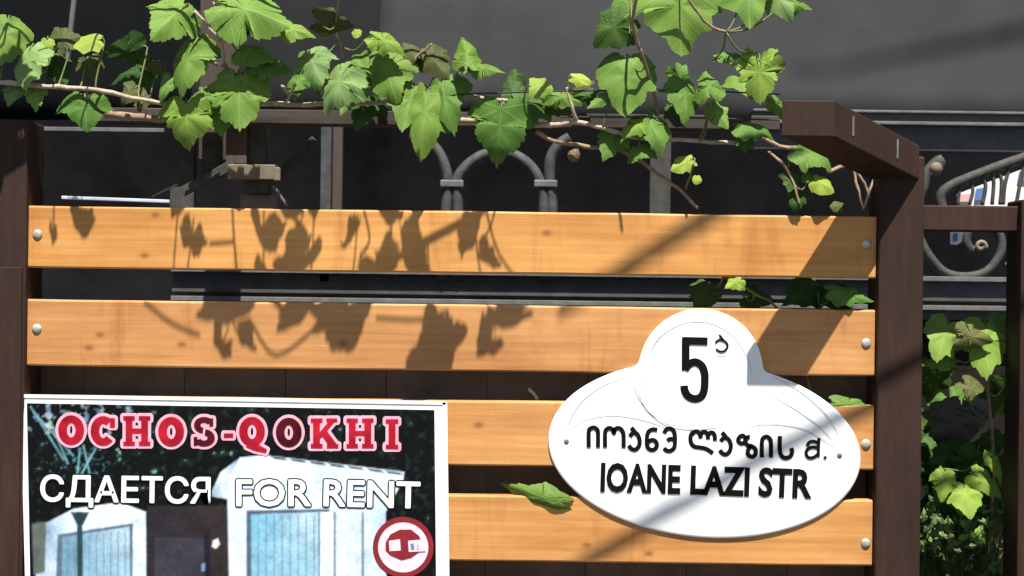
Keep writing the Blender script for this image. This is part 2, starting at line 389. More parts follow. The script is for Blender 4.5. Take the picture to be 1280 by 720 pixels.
# ------------------------------------------------------------------ iron railing and sill behind
RY = .42
sill = empty('steel_sill', P(700, 400, RY), 'grey ribbed steel sill running behind the fence below the iron railing', 'sill')
sx0, sx1 = X(215, 360, RY), X(1700, 360, RY)
def zs(px, py): return Z(px, py, RY)
for (ya, yb, yy, mt) in ((346, 352, -.012, 'steellight'), (352, 377, 0, 'greysteel'), (377, 382, .02, 'backing'), (382, 388, -.01, 'steellight'), (388, 400, .004, 'greysteel')):
    boxo('sill_strip', M[mt], sill, sx0, sx1, RY + yy, RY + .1, zs(1200, yb), zs(1200, ya), bev=.0008)
boxo('sill_base', M['sillshade'], sill, sx0, sx1, RY + .03, RY + .09, 0, zs(1200, 400.6))
rail = empty('iron_railing', P(640, 345, RY + .02), 'grey wrought iron railing of collared arches and a scroll behind the fence', 'railing')
def iron(pts, r, mat='iron', y=RY, name='arch_bar', sm=5, n=10):
    bm = bmesh.new(); tube(bm, smoothline([P(a, b, y + (c if len(q) > 2 else 0)) for q in pts for a, b, c in [(q + (0,))[:3]]], sm), r, n)
    return obj(name, bm, M[mat], rail, smooth=True)
IR = .0092
for cx in (565, 682):
    bm = bmesh.new()
    c = P(cx, 230, RY); 
    box(bm, c.x - .019, c.x + .019, RY - .012, RY + .012, c.z - .006, c.z + .006, bev=.002)
    obj('collar', bm, M['steellight'], rail)
iron([(552, 350), (558, 260), (560, 228), (552, 198), (536, 178), (512, 170)], IR)
iron([(572, 350), (572, 260), (571, 228), (585, 206), (610, 192), (640, 193), (664, 209), (676, 232), (680, 262), (680, 350)], IR)
iron([(690, 350), (690, 260), (687, 232), (688, 200), (698, 182), (712, 172)], IR)
# vertical bars
for (xa1, xb1, mt, y_) in ((400, 413, 'iron', RY), (415, 427, 'woodold', RY + .03), (812, 838, 'irondull', RY + .05)):
    boxo('upright', M[mt], rail, X(xa1, 260, y_), X(xb1, 260, y_), y_, y_ + .014, Z(400, 352, y_), Z(400, 150, y_), bev=.001)
# scroll on the right
def spiral(cx, cy, r0, r1, a0, a1, n=26):
    return [(cx + (r0 + (r1 - r0) * k / n) * math.cos(math.radians(a0 + (a1 - a0) * k / n)), cy + (r0 + (r1 - r0) * k / n) * math.sin(math.radians(a0 + (a1 - a0) * k / n))) for k in range(n + 1)]
iron([(1100, 262), (1140, 285), (1160, 318), (1180, 340), (1206, 346), (1232, 340), (1248, 322), (1252, 304), (1246, 288), (1230, 281), (1214, 286), (1208, 300), (1214, 312), (1224, 312)], .0075, 'irondull', name='scroll', sm=4)
iron(spiral(1226, 308, 2, 7, 0, 380, 12), .0035, 'woodpale', y=RY - .01, name='scroll_boss', sm=2)
iron([(1260, 345), (1262, 334), (1256, 330)], .004, 'irondull', name='scroll_tip')
iron([(1178, 262), (1180, 238), (1230, 215), (1300, 190)], .0085, 'irondull', name='sloping_bar')
iron([(1197, 256), (1200, 236), (1208, 222), (1216, 236), (1212, 256)], .003, 'irondull', name='finial')
iron([(1228, 256), (1232, 232), (1226, 218), (1236, 212), (1242, 226), (1240, 256)], .0034, 'irondull', name='finial')
iron([(1250, 256), (1252, 226), (1246, 208), (1262, 202), (1256, 232), (1254, 256)], .0034, 'irondull', name='finial')
iron([(1270, 256), (1276, 226), (1282, 206), (1290, 226), (1284, 256)], .0034, 'irondull', name='finial')
iron([(1150, 250), (1160, 215), (1175, 200), (1170, 214), (1160, 218)], .009, 'irondull', name='hook')
bm = bmesh.new(); bmesh.ops.create_uvsphere(bm, u_segments=12, v_segments=8, radius=.011)
for v in bm.verts: v.co += P(1170, 211, RY - .03)
obj('knob', bm, M['woodpale'], rail, smooth=True)
# bright things seen through: a white sheet added in place of sunlit background
pl = empty('backdrop_sheet', P(1240, 256, .36), 'white sheet added in place of the sunlit background behind the iron scrolls at right', 'sheet')
def ppoly(bm, pts, y, th=.001):
    f = [bm.verts.new(P(a, b, y)) for a, b in pts]; k = [bm.verts.new(P(a, b, y) + Vector((0, th, 0))) for a, b in pts]
    n = len(pts); bm.faces.new(f); bm.faces.new(k[::-1])
    for i in range(n): bm.faces.new((f[i], k[i], k[(i + 1) % n], f[(i + 1) % n]))
    bmesh.ops.recalc_face_normals(bm, faces=bm.faces)
def pobj(name, pts, y, mat, parent, th=.001):
    bm = bmesh.new(); ppoly(bm, pts, y, th); return obj(name, bm, mat, parent)
pobj('sheet_panel', [(1196, 266), (1196, 243), (1240, 226), (1330, 192), (1330, 266)], .47, M['white'], pl, .003)
pobj('colour_patch', [(1218, 250), (1220, 236), (1232, 234), (1232, 250)], .466, M['blue'], pl)
pobj('colour_patch', [(1196, 252), (1198, 243), (1216, 242), (1214, 252)], .466, M['pinkm'], pl)
pobj('colour_patch', [(1272, 226), (1274, 214), (1290, 212), (1290, 228)], .466, M['blue'], pl)
pt = empty('price_tag', P(1196, 306, .46), 'small blue and white tag hanging behind the fence rail at right', 'tag')
pobj('tag_card', [(1188, 305), (1188, 289), (1205, 289), (1206, 300), (1196, 306)], .46, M['white'], pt)
pobj('tag_print', [(1191, 302), (1191, 292), (1197, 291), (1197, 301)], .457, M['blue'], pt)

# ------------------------------------------------------------------ trellis timbers behind the vine
tr = empty('trellis_frame', P(300, 258, .12), 'weathered brown trellis frame the grape vine grows along, left half', 'trellis')
def tb(name, mat, pxa, pya, pxb, pyb, y0, y1, bev=.0015):
    return boxo(name, M[mat], tr, X(pxa, pyb, y0), X(pxb, pyb, y0), y0, y1, Z(pxa, pyb, y0), Z(pxa, pya, y0), bev=bev)
tb('top_rail', 'woodrail', 120, 134, 975, 152, .10, .14)
tb('upright', 'woodold', 248, -60, 297, 200, .17, .21)
tb('upright', 'woodold', 282, 155, 308, 205, .12, .15)
tb('upright', 'irondull', 309, 152, 331, 205, .13, .16)
tb('bracket_plate', 'woodpale', 284, 205, 344, 224, .08, .12)
tb('bracket_lip', 'woodpale', 342, 209, 350, 226, .075, .085)
tb('bracket_block', 'irondull', 306, 225, 336, 242, .10, .13)
tb('cross_bar', 'backing', 300, 242, 345, 262, .12, .14)
tb('wall_plate', 'irondull', 212, 168, 242, 262, .14, .16)
tb('wall_plate', 'irondull', 252, 165, 276, 222, .15, .17)
tb('steel_rod', 'steellight', 30, 158, 205, 163, .10, .106, bev=.0005)
def tbeam(name, mat, a, b, y, wd, th):
    bm = bmesh.new(); beam(bm, P(*a, y), P(*b, y), th, wd, .0008, up=Vector((0, 1, 0))); return obj(name, bm, M[mat], tr)
tbeam('diagonal_brace', 'irondull', (346, 222), (394, 174), .16, .008, .013)
tbeam('diagonal_brace', 'irondull', (228, 240), (292, 205), .11, .008, .014)
tbeam('diagonal_strip', 'steellight', (341, 232), (360, 258), .10, .003, .004)
tbeam('metal_strip', 'bluesteel', (78, 247), (213, 252), .004, .012, .0045)
tbeam('metal_strip', 'woodpale', (190, 246), (222, 230), .045, .003, .003)
# wires
def wire(pts, r, y, lab):
    bm = bmesh.new(); tube(bm, [P(a, b, y) for a, b in pts], r, 6)
    tag(obj('support_wire', bm, M['cable']), lab, 'wire', 'training wires under the vine')
wire([(560, 118), (700, 114), (850, 112), (975, 118)], .0011, -.01, 'upper thin dark wire stretched through the vine right of centre')
wire([(700, 146), (850, 147), (975, 150)], .0012, -.012, 'lower thin dark wire stretched through the vine right of centre')

# ------------------------------------------------------------------ leaves
HALF = [(0, .02), (.06, .13), (.18, .22), (.32, .20), (.42, .11), (.48, -.02), (.55, -.13), (.62, -.30), (.52, -.38), (.44, -.47), (.42, -.60), (.30, -.70), (.22, -.80), (.13, -.92), (0, -1.06)]
HALF2 = [(0, -.02), (.08, .16), (.22, .28), (.38, .24), (.48, .08), (.60, -.04), (.58, -.20), (.46, -.30), (.50, -.44), (.36, -.54), (.30, -.70), (.16, -.84), (0, -1.06)]
HALF3 = [(0, -.06), (.07, .10), (.20, .24), (.36, .26), (.50, .16), (.62, .06), (.66, -.10), (.54, -.26), (.42, -.38), (.36, -.56), (.24, -.72), (.12, -.86), (0, -1.0)]
ROUND = [(0, .02), (.10, .10), (.26, .14), (.40, .06), (.48, -.10), (.52, -.28), (.50, -.46), (.42, -.62), (.30, -.76), (.16, -.88), (0, -.96)]
def outline(rng, rnd_=False):
    base = ROUND if rnd_ else rng.choice((HALF, HALF2, HALF3, HALF2))
    tooth = rng.uniform(.3, 1.0)
    side = []
    for s in (1, -1):
        k = [(x * (1 + rng.uniform(-.17, .17)), y + rng.uniform(-.06, .06)) for x, y in base]
        k[0] = base[0]; k[-1] = base[-1]
        pts = []
        for a, b in zip(k, k[1:]):
            pts.append(a)
            mx, my = (a[0] + b[0]) / 2, (a[1] + b[1]) / 2
            if not rnd_:
                # serration: step in then out
                nx, ny = -(b[1] - a[1]), b[0] - a[0]; l = math.hypot(nx, ny) or 1
                nx, ny = nx / l, ny / l
                if nx * (mx) + ny * (my + .4) < 0: nx, ny = -nx, -ny
                q1 = (a[0] * .45 + b[0] * .55 + nx * .026 * tooth, a[1] * .45 + b[1] * .55 + ny * .026 * tooth)
                q2 = (a[0] * .32 + b[0] * .68 - nx * .018 * tooth, a[1] * .32 + b[1] * .68 - ny * .018 * tooth)
                pts += [q1, q2]
        pts.append(k[-1]); side.append([(s * x, y) for x, y in pts])
    return side[0] + side[1][::-1][1:-1]
def leafmesh(bm, rng, fold, cup, droop, ruf, rnd_=False, wide=1.0):
    uvl = bm.loops.layers.uv.new('UVMap')
    ol = outline(rng, rnd_); n = len(ol); c = (0, -.30)
    sd = rng.uniform(0, 99)
    curl = rng.uniform(-.1, .9); cdir = rng.uniform(0, 6.28)
    def z(x, y):
        r = math.hypot(x, y + .3); e = max(0, r - .30); ang0 = math.atan2(y + .3, x) - cdir
        ang = math.atan2(y + .3, x)
        return (-curl * e * e * (1 + math.cos(ang0)) - fold * (math.sqrt(x * x + .008) - .09) - cup * x * x - droop * (y ** 2 if y < 0 else 0) + ruf * r * math.sin(ang * 5 + sd) * .5 + ruf * r * noise.noise(Vector((x * 3, y * 3, sd))) * 1.6)
    rings = []
    for t in (1.0, .78, .52, .26):
        rings.append([(c[0] + (x - c[0]) * t, c[1] + (y - c[1]) * t) for x, y in ol])
    vs_ = [[bm.verts.new((x * wide, y, z(x, y))) for x, y in r] for r in rings]
    cv = bm.verts.new((0, c[1], z(0, c[1])))
    uvs = {}
    for r, vr in zip(rings, vs_):
        for p, v in zip(r, vr): uvs[v] = p
    uvs[cv] = c
    for a, b in zip(vs_, vs_[1:]):
        for i in range(n): bm.faces.new((a[i], a[(i + 1) % n], b[(i + 1) % n], b[i]))
    for i in range(n): bm.faces.new((vs_[-1][i], vs_[-1][(i + 1) % n], cv))
    for f in bm.faces:
        f.smooth = True
        for l in f.loops: l[uvl].uv = uvs[l.vert]
CANES = []          # sampled cane points
def addleaf(vine, px, py, size, rot, mat, y=-.05, pitch=25, yaw=0, fold=None, wide=1.0, round_=False, cup=.15, droop=.15, ruf=.10, pet=True, name='leaf', world=None):
    "px,py = where the blade's middle stands; size = blade length in photo pixels; rot = tip direction in degrees clockwise from straight down"
    rng = random.Random(int(px * 13 + py * 7 + size))
    if fold is None: fold = rng.uniform(.08, .3)
    bm = bmesh.new(); leafmesh(bm, rng, fold, cup, droop, ruf, round_, wide)
    sc = size / S * (D + y) / D / 1.2
    R0 = Matrix(((1, 0, 0), (0, 0, -1), (0, 1, 0)))       # local x,y,z -> world x, z, -y
    R = Matrix.Rotation(math.radians(yaw), 3, 'Z') @ Matrix.Rotation(math.radians(-pitch), 3, 'X') @ Matrix.Rotation(math.radians(rot), 3, 'Y') @ R0
    # in-plane rotation first: turn about the view axis
    R = Matrix.Rotation(math.radians(yaw), 3, 'Z') @ Matrix.Rotation(math.radians(-pitch), 3, 'X') @ (Matrix.Rotation(math.radians(rot), 3, 'Y') @ R0)
    ctr = world if world is not None else P(px, py, y)
    off = R @ Vector((0, -.45, 0)) * sc
    for v in bm.verts: v.co = ctr + (R @ v.co) * sc - off
    junction = ctr - off
    o = obj(name, bm, LM[mat], vine, origin=junction)
    if pet and CANES:
        best = min(CANES, key=lambda q: (q - junction).length + (0 if q.z < junction.z + .02 else .03))
        dd = (best - junction).length
        if .008 < dd < .14:
            back = R @ Vector((0, .25, -.12)) * sc
            bm = bmesh.new(); tube(bm, smoothline([junction + R @ Vector((0, -.02, -.01)) * sc, junction + back * .8, junction.lerp(best, .6) + Vector((0, 0, -.01)), best], 3), [.0013, .0012, .0012, .0012, .0013, .0013, .0014, .0015, .0015, .0016][:10], 5)
            obj('petiole', bm, M['green_stem'], o, smooth=True)
    return o
def cane(vine, pts, r, mat='cane', n=7, name='cane'):
    P3 = [P(a, b, c) for a, b, c in pts]
    s_ = smoothline(P3, 5)
    s_ = [p + Vector((noise.noise(p * 60), noise.noise(p * 60 + Vector((9, 9, 9))), noise.noise(p * 60 + Vector((5, 1, 7))))) * .0022 for p in s_]
    m_ = len(s_); rr = [r * (1 - .35 * i / m_) * (1 + .35 * (noise.noise(p * 90))) for i, p in enumerate(s_)]
    bm = bmesh.new(); tube(bm, s_, rr, n); CANES.extend(s_)
    return obj(name, bm, M[mat], vine, smooth=True)
vine = empty('grape_vine', P(520, 160, .05), 'green grape vine trained along the top of the fence, leaves hanging over the slats', 'vine')
for a in [
    ([(-60, 103, -.02), (0, 104, -.02), (60, 108, -.03), (120, 113, -.035), (165, 122, -.03), (205, 130, -.01)], .0042, 'canepale'),
    ([(132, 142, .03), (170, 146, .03), (212, 150, .04)], .0072, 'cane'),
    ([(205, 130, -.01), (260, 134, 0), (330, 130, .02), (385, 131, .03), (470, 128, .03), (560, 118, .02), (600, 123, .01), (645, 127, 0)], .0042, 'canepale'),
    ([(560, 150, .07), (640, 152, .03), (680, 157, 0), (722, 153, -.01), (760, 162, -.01), (800, 172, -.01), (860, 176, 0), (928, 179, .02)], .0045, 'canepale'),
    ([(668, 165, .01), (700, 178, .02), (740, 184, .03), (780, 190, .03), (820, 216, .02), (850, 238, .01), (872, 260, .0)], .0034, 'cane'),
    ([(722, 153, -.01), (714, 132, -.02), (708, 108, -.02)], .0026, 'canepale'),
    ([(278, 80, -.02), (277, 54, -.02), (262, 35, -.02), (244, 14, -.02)], .0030, 'canepale'),
    ([(277, 54, -.02), (288, 42, -.03), (298, 28, -.03)], .0022, 'canepale'),
    ([(268, 36, -.02), (272, 16, -.02), (262, -6, -.02)], .0022, 'canepale'),
    ([(278, 82, -.02), (256, 74, -.01), (244, 68, -.01)], .0026, 'canepale'),
    ([(278, 76, -.02), (290, 100, .0), (300, 130, .01)], .0032, 'cane'),
    ([(352, 106, .01), (362, 120, .01), (352, 132, .02)], .0028, 'canepale'),
    ([(370, 106, .0), (362, 122, .01)], .0022, 'canepale'),
    ([(508, 88, .0), (526, 68, -.01), (540, 55, -.02)], .0024, 'cane'),
    ([(565, 108, .0), (572, 92, -.02), (580, 82, -.04)], .0022, 'green'),
    ([(430, 128, .03), (428, 66, .0), (420, 40, -.01), (425, -20, -.05)], .0020, 'cane'),
    ([(940, 165, .02), (985, 185, .03), (1030, 182, .04), (1070, 215, .05), (1090, 250, .05), (1098, 280, .05)], .0030, 'cane'),
    ([(1035, 215, .03), (1060, 206, .05), (1085, 210, .05), (1094, 235, .05), (1090, 262, .05)], .0034, 'cane'),
    ([(1068, 210, .03), (1073, 240, .02), (1079, 264, .03)], .0022, 'cane'),
    ([(1094, 215, .03), (1087, 240, .02), (1079, 264, .03)], .0022, 'cane'),
    ([(960, 190, .03), (980, 206, .0), (993, 232, -.01), (998, 258, -.01)], .0024, 'cane'),
    ([(800, 60, -.06), (812, 100, -.02), (822, 140, 0), (826, 172, 0)], .0026, 'cane'),
    ([(908, 40, -.05), (880, 25, -.06), (850, -20, -.08), (830, -80, -.1)], .0022, 'cane'),
    ([(800, 60, -.06), (790, 30, -.08), (800, -20, -.12), (820, -120, -.18)], .0028, 'cane'),
    ([(262, -6, -.02), (300, -60, -.05), (340, -120, -.09), (420, -160, -.1), (560, -170, -.1), (700, -180, -.1)], .0030, 'cane'),
    ([(340, -120, -.09), (260, -150, -.1), (120, -150, -.1), (0, -160, -.1)], .0026, 'cane'),
    ([(858, 236, .0), (862, 222, -.02), (866, 206, -.03)], .0016, 'green'),
]:
    cane(vine, a[0], a[1], 'green_stem' if a[2] == 'green' else a[2])
K = dict
LV = [
    (4, 50, 74, 10, 'mid', K(y=-.06, yaw=15)),
    (33, 82, 68, -8, 'pale', K(y=-.07, yaw=-25, wide=.95)),
    (58, 56, 24, 0, 'lime', K(y=-.04, round_=True)),
    (76, 46, 44, 150, 'olive', K(y=-.02, pitch=20)),
    (108, 53, 42, 75, 'lime', K(y=-.07, round_=True, pitch=35, fold=.05)),
    (113, 86, 38, -20, 'olive', K(y=-.03)),
    (72, 88, 48, -30, 'dark', K(y=.0)),
    (152, 66, 62, 80, 'dark', K(y=.0, pitch=-25, wide=.7)),
    (163, 92, 60, 70, 'dark', K(y=.02, wide=.6)),
    (186, 78, 42, 110, 'olive', K(y=.01, wide=.5)),
    (107, 140, 56, -4, 'mid', K(y=-.075, yaw=12, fold=.35, wide=1.15)),
    (44, 122, 42, -6, 'light', K(y=-.055, wide=.8, yaw=10)),
    (14, 118, 30, 15, 'pale', K(y=-.05)),
    (160, 118, 34, 40, 'olive', K(y=-.02)),
    (176, 128, 26, 10, 'olive', K(y=-.03)),
    (212, 24, 76, 42, 'light', K(y=-.08, yaw=20)),
    (230, 82, 88, 4, 'mid', K(y=-.07, fold=.35, wide=.75, yaw=-15)),
    (206, 110, 40, 20, 'light', K(y=-.05, wide=.6)),
    (233, 153, 66, -4, 'lime', K(y=-.055, fold=.22, wide=1.15, pitch=12)),
    (298, 123, 84, -4, 'light', K(y=-.085, fold=.42, wide=1.1, pitch=22)),
    (274, 152, 40, -10, 'mid', K(y=-.02)),
    (318, 14, 106, -72, 'light', K(y=-.12, yaw=0, pitch=30, wide=.85)),
    (372, 38, 46, -85, 'light', K(y=-.08, wide=.7)),
    (322, 66, 52, -70, 'mid', K(y=-.06, pitch=40)),
    (342, 80, 58, -85, 'mid', K(y=-.05, pitch=45, wide=.8)),
    (392, 82, 58, -30, 'pale', K(y=-.06, yaw=-20)),
    (418, 108, 72, 28, 'pale', K(y=-.085, yaw=-20, fold=.3, wide=.9)),
    (436, 118, 66, 25, 'light', K(y=-.07, yaw=25, wide=.7, fold=.3)),
    (420, 30, 54, -80, 'olive', K(y=-.04, pitch=-20, wide=.7)),
    (446, 42, 15, 0, 'lime', K(y=-.07, round_=True, pet=False)),
    (485, 53, 50, -65, 'lime', K(y=-.07, wide=.75)),
    (484, 92, 78, -20, 'mid', K(y=-.04, yaw=-15)),
    (452, 90, 50, 30, 'mid', K(y=-.02)),
    (512, 62, 34, 150, 'olive', K(y=.0)),
    (545, 78, 56, -40, 'olive', K(y=-.0, wide=.9)),
    (512, 132, 76, 20, 'mid', K(y=-.04, yaw=25, wide=.8)),
    (556, 128, 78, -18, 'mid', K(y=-.045, yaw=-20, wide=.85)),
    (529, 150, 100, 3, 'mid', K(y=-.07, fold=.35, wide=.7, yaw=-8)),
    (452, 142, 42, 20, 'dark', K(y=.03)),
    (582, 62, 62, 172, 'mid', K(y=-.05, wide=.6, fold=.4)),
    (610, 84, 50, -78, 'mid', K(y=-.06, wide=.6, pitch=40)),
    (624, 166, 84, 4, 'mid', K(y=-.05, fold=.12, wide=1.05, pitch=8, ruf=.06)),
    (664, 134, 58, -60, 'dark', K(y=-.02, wide=.8)),
    (640, 122, 44, 40, 'dark', K(y=-.0)),
    (677, 108, 36, -90, 'lime', K(y=-.06, round_=True, fold=.05)),
    (727, 99, 32, -75, 'lime', K(y=-.05, round_=True, wide=.7)),
    (762, 38, 62, 50, 'dark', K(y=-.05, pitch=10, yaw=-20)),
    (785, 10, 46, 10, 'mid', K(y=-.04)),
    (784, 104, 92, 2, 'mid', K(y=-.075, fold=.22, wide=.95)),
    (748, 126, 36, 60, 'light', K(y=-.05, wide=.6)),
    (850, 18, 104, -3, 'light', K(y=-.11, fold=.2, wide=1.05, pitch=12)),
    (936, 2, 76, -2, 'light', K(y=-.10, fold=.25, wide=1.05)),
    (978, 4, 50, -30, 'pale', K(y=-.07, yaw=-20)),
    (1000, 6, 34, -80, 'mid', K(y=-.05, wide=.6)),
    (858, 124, 66, 6, 'mid', K(y=-.07, yaw=20, fold=.3, wide=.8)),
    (885, 102, 48, 170, 'mid', K(y=-.06, wide=.8)),
    (912, 69, 38, -105, 'mid', K(y=-.05, wide=.5)),
    (950, 98, 66, -2, 'lime', K(y=-.075, fold=.12, wide=1.0, pitch=10)),
    (900, 144, 42, -30, 'light', K(y=-.05, wide=.8)),
    (946, 160, 50, -80, 'mid', K(y=-.04, pitch=50)),
    (932, 180, 30, 10, 'mid', K(y=-.02, pitch=50)),
    (762, 182, 44, 25, 'mid', K(y=-.02)),
    (790, 158, 46, 40, 'lime', K(y=-.06, wide=.7, pitch=45)),
    (818, 162, 62, -20, 'light', K(y=-.05, pitch=40, wide=.9)),
    (808, 188, 40, -60, 'mid', K(y=-.03, pitch=50)),
    (852, 205, 38, 60, 'lime', K(y=-.035, wide=.8, round_=True)),
    (871, 225, 15, 0, 'lime', K(y=-.03, round_=True, pet=False)),
    (1016, 194, 56, -72, 'mid', K(y=-.03, fold=.15, wide=.8, pitch=45)),
    (1030, 231, 38, -60, 'lime', K(y=-.03, round_=True, wide=.9)),
    (988, 228, 28, 10, 'dark', K(y=-.02)),
    (996, 250, 30, 10, 'dark', K(y=-.02)),
    (1008, 222, 18, 40, 'mid', K(y=-.025, round_=True, pet=False)),
    (1045, 258, 20, 90, 'olive', K(y=.0, round_=True, pet=False)),
    (667, 619, 92, 104, 'mid', K(y=-.012, pitch=0, yaw=0, fold=.06, wide=.36, ruf=.03, pet=False)),
]
frng = random.Random(21)
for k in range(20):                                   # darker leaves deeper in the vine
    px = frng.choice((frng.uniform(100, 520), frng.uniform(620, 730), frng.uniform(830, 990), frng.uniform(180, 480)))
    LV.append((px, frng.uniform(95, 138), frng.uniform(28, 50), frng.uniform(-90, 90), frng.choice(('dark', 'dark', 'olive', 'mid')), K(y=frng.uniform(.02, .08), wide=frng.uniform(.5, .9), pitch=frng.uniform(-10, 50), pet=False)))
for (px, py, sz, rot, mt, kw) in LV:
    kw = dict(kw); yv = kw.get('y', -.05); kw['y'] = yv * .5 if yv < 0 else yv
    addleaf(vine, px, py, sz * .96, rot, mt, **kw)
# leaves of the shoots that arch over the fence above the frame; they throw the leaf shadows on the slats
SC_ = smoothline([P(a, b, 0) + Vector((A_, -1, B_)) * t for a, b, t in ((195, 350, .235), (260, 354, .24), (330, 353, .24), (400, 356, .24), (452, 346, .235), (520, 308, .22), (592, 268, .20), (660, 205, .15), (690, 120, .11))], 5)
CANES.extend(SC_)
bm = bmesh.new(); tube(bm, SC_, [.0022 + .0014 * i / len(SC_) for i in range(len(SC_))], 6); obj('cane', bm, M['cane'], vine, smooth=True)
def shadowleaf(sx, sy, size, rot, t, mat='mid', **kw):
    g = P(sx, sy, 0); L_ = g + Vector((A_, -1, B_)) * t
    size *= 1.14 if t > .25 else 1.0
    kw.setdefault('pet', True); kw.setdefault('pitch', 3); kw.setdefault('yaw', int(sx * 7 + sy * 3) % 70 - 35); kw.setdefault('fold', .08)
    addleaf(vine, sx, sy, size, rot, mat, y=-t, world=L_, **kw)
for a in [
    (380, 392, 60, -70, .262, K(wide=.8)), (300, 392, 56, 70, .262, K(wide=.6)), 
    (240, 312, 56, 0, .215, K(wide=.75)), (331, 306, 56, -10, .215, K(wide=.9)),
    (437, 305, 44, 30, .21, K(wide=.4)), (487, 274, 42, 0, .20, K(round_=True)),
    (515, 318, 62, 175, .21, K(wide=1.0)), (588, 305, 76, 8, .215, K(wide=.6)), (612, 328, 34, -70, .215, K()),
    (275, 398, 66, 80, .26, K(wide=.8)), (272, 440, 60, 20, .26, K(wide=.5)), (308, 435, 50, -30, .26, K(wide=.5)),
    (440, 416, 90, 0, .27, K(wide=.95)), (408, 392, 60, 80, .265, K(wide=.7)), (345, 388, 60, -80, .26, K(wide=.4)),
    (540, 440, 80, 178, .27, K(wide=1.05)), (630, 408, 70, 50, .27, K(wide=.7)), (604, 440, 50, 30, .27, K(wide=.6)),
    (100, 286, 54, 0, .2, K(wide=.75)), (66, 300, 34, 0, .2, K(wide=.4, round_=True)), (2, 205, 90, 0, .17, K()), (16, 235, 70, 20, .18, K()), (-25, 245, 80, 0, .18, K()), (18, 178, 60, 0, .15, K()), (218, 268, 44, 10, .19, K(wide=.6)), (350, 262, 60, 80, .2, K(wide=.6)), (395, 266, 44, 0, .2, K(wide=.5)), (360, 345, 70, 60, .225, K()), (480, 345, 60, -20, .23, K()),
]:
    shadowleaf(a[0], a[1], a[2], a[3], a[4], **a[5])
# tendril shadows: fine shoots above
for pts in ([(290, 250), (292, 290), (296, 340)], [(262, 305), (292, 303)], [(180, 378), (215, 405), (250, 420)],
            [(315, 405), (345, 445), (395, 410)], [(470, 398), (525, 400), (560, 388)], [(455, 262), (462, 300), (450, 320)], [(528, 398), (530, 420)], [(380, 382), (400, 400)]):
    t = .21 if pts[0][1] < 345 else .262
    s_ = smoothline([P(a, b, 0) + Vector((A_, -1, B_)) * (t + .003 * i) for i, (a, b) in enumerate(pts)], 4)
    bm = bmesh.new(); tube(bm, s_, .0023 if len(pts) == 4 else .0016, 5); obj('tendril', bm, M['green_stem'], vine, smooth=True)
bm = bmesh.new(); bmesh.ops.create_uvsphere(bm, u_segments=9, v_segments=6, radius=.009)
for v in bm.verts:
    v.co *= 1 + .35 * noise.noise(v.co * 200); v.co += P(718, 194, -.005)
obj('dried_bud', bm, M['dried'], vine)
# shoots behind the slats
CANES.clear()
v2 = empty('grape_vine', P(1000, 470, .06), 'thin grape shoot growing up behind the slats beside the street name plaque', 'vine')
cane(v2, [(905, 345, .03), (935, 362, .035), (975, 388, .04), (1000, 430, .045), (1020, 560, .05), (1010, 760, .06)], .0022, 'green_stem')
cane(v2, [(1000, 430, .045), (1030, 380, .04), (1070, 366, .03)], .0018, 'green_stem')
cane(v2, [(660, 487, .03), (674, 502, .03), (690, 560, .05)], .0026, 'canepale')
for (px, py, sz, rot, mt, kw) in [(917, 354, 26, 60, 'lime', K(y=-.004, pet=False)), (1066, 367, 56, -80, 'mid', K(y=-.002, wide=.6, pitch=40)), (1040, 372, 40, 80, 'dark', K(y=.045)),
                                  (1000, 365, 50, 60, 'dark', K(y=.05)), (1068, 506, 56, -85, 'mid', K(y=.0, wide=.5, pitch=25)), (880, 372, 44, 20, 'dark', K(y=.05)), (950, 372, 40, -80, 'dark', K(y=.05))]:
    addleaf(v2, px, py, sz, rot, mt, **kw)
# plant in the gap to the right of the post
CANES.clear()
v3 = empty('grape_vine', P(1210, 730, .2), 'grape vine climbing in the dark gap to the right of the brown post', 'vine')
cane(v3, [(1225, 800, .2), (1235, 680, .17), (1242, 585, .14), (1232, 470, .12), (1212, 415, .1)], .003, 'cane')
cane(v3, [(1200, 560, .15), (1225, 572, .14), (1242, 585, .14)], .0022, 'green_stem')
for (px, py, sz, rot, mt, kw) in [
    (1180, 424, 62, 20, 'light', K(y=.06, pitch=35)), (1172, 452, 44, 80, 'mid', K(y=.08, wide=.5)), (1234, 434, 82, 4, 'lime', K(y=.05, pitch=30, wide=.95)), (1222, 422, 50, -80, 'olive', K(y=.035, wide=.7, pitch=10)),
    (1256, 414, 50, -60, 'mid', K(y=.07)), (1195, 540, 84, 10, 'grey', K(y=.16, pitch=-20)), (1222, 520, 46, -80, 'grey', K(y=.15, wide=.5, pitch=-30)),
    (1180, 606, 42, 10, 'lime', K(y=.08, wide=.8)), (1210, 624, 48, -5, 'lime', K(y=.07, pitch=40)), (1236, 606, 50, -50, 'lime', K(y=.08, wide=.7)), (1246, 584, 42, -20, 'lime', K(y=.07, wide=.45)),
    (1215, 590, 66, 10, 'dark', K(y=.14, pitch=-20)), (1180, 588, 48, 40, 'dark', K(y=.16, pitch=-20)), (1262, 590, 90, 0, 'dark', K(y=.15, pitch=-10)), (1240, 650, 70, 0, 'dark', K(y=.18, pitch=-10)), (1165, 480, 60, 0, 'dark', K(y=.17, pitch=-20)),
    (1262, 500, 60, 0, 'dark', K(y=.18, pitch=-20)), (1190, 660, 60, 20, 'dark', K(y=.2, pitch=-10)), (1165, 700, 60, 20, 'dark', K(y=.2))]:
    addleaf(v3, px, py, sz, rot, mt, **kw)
g3 = random.Random(3)
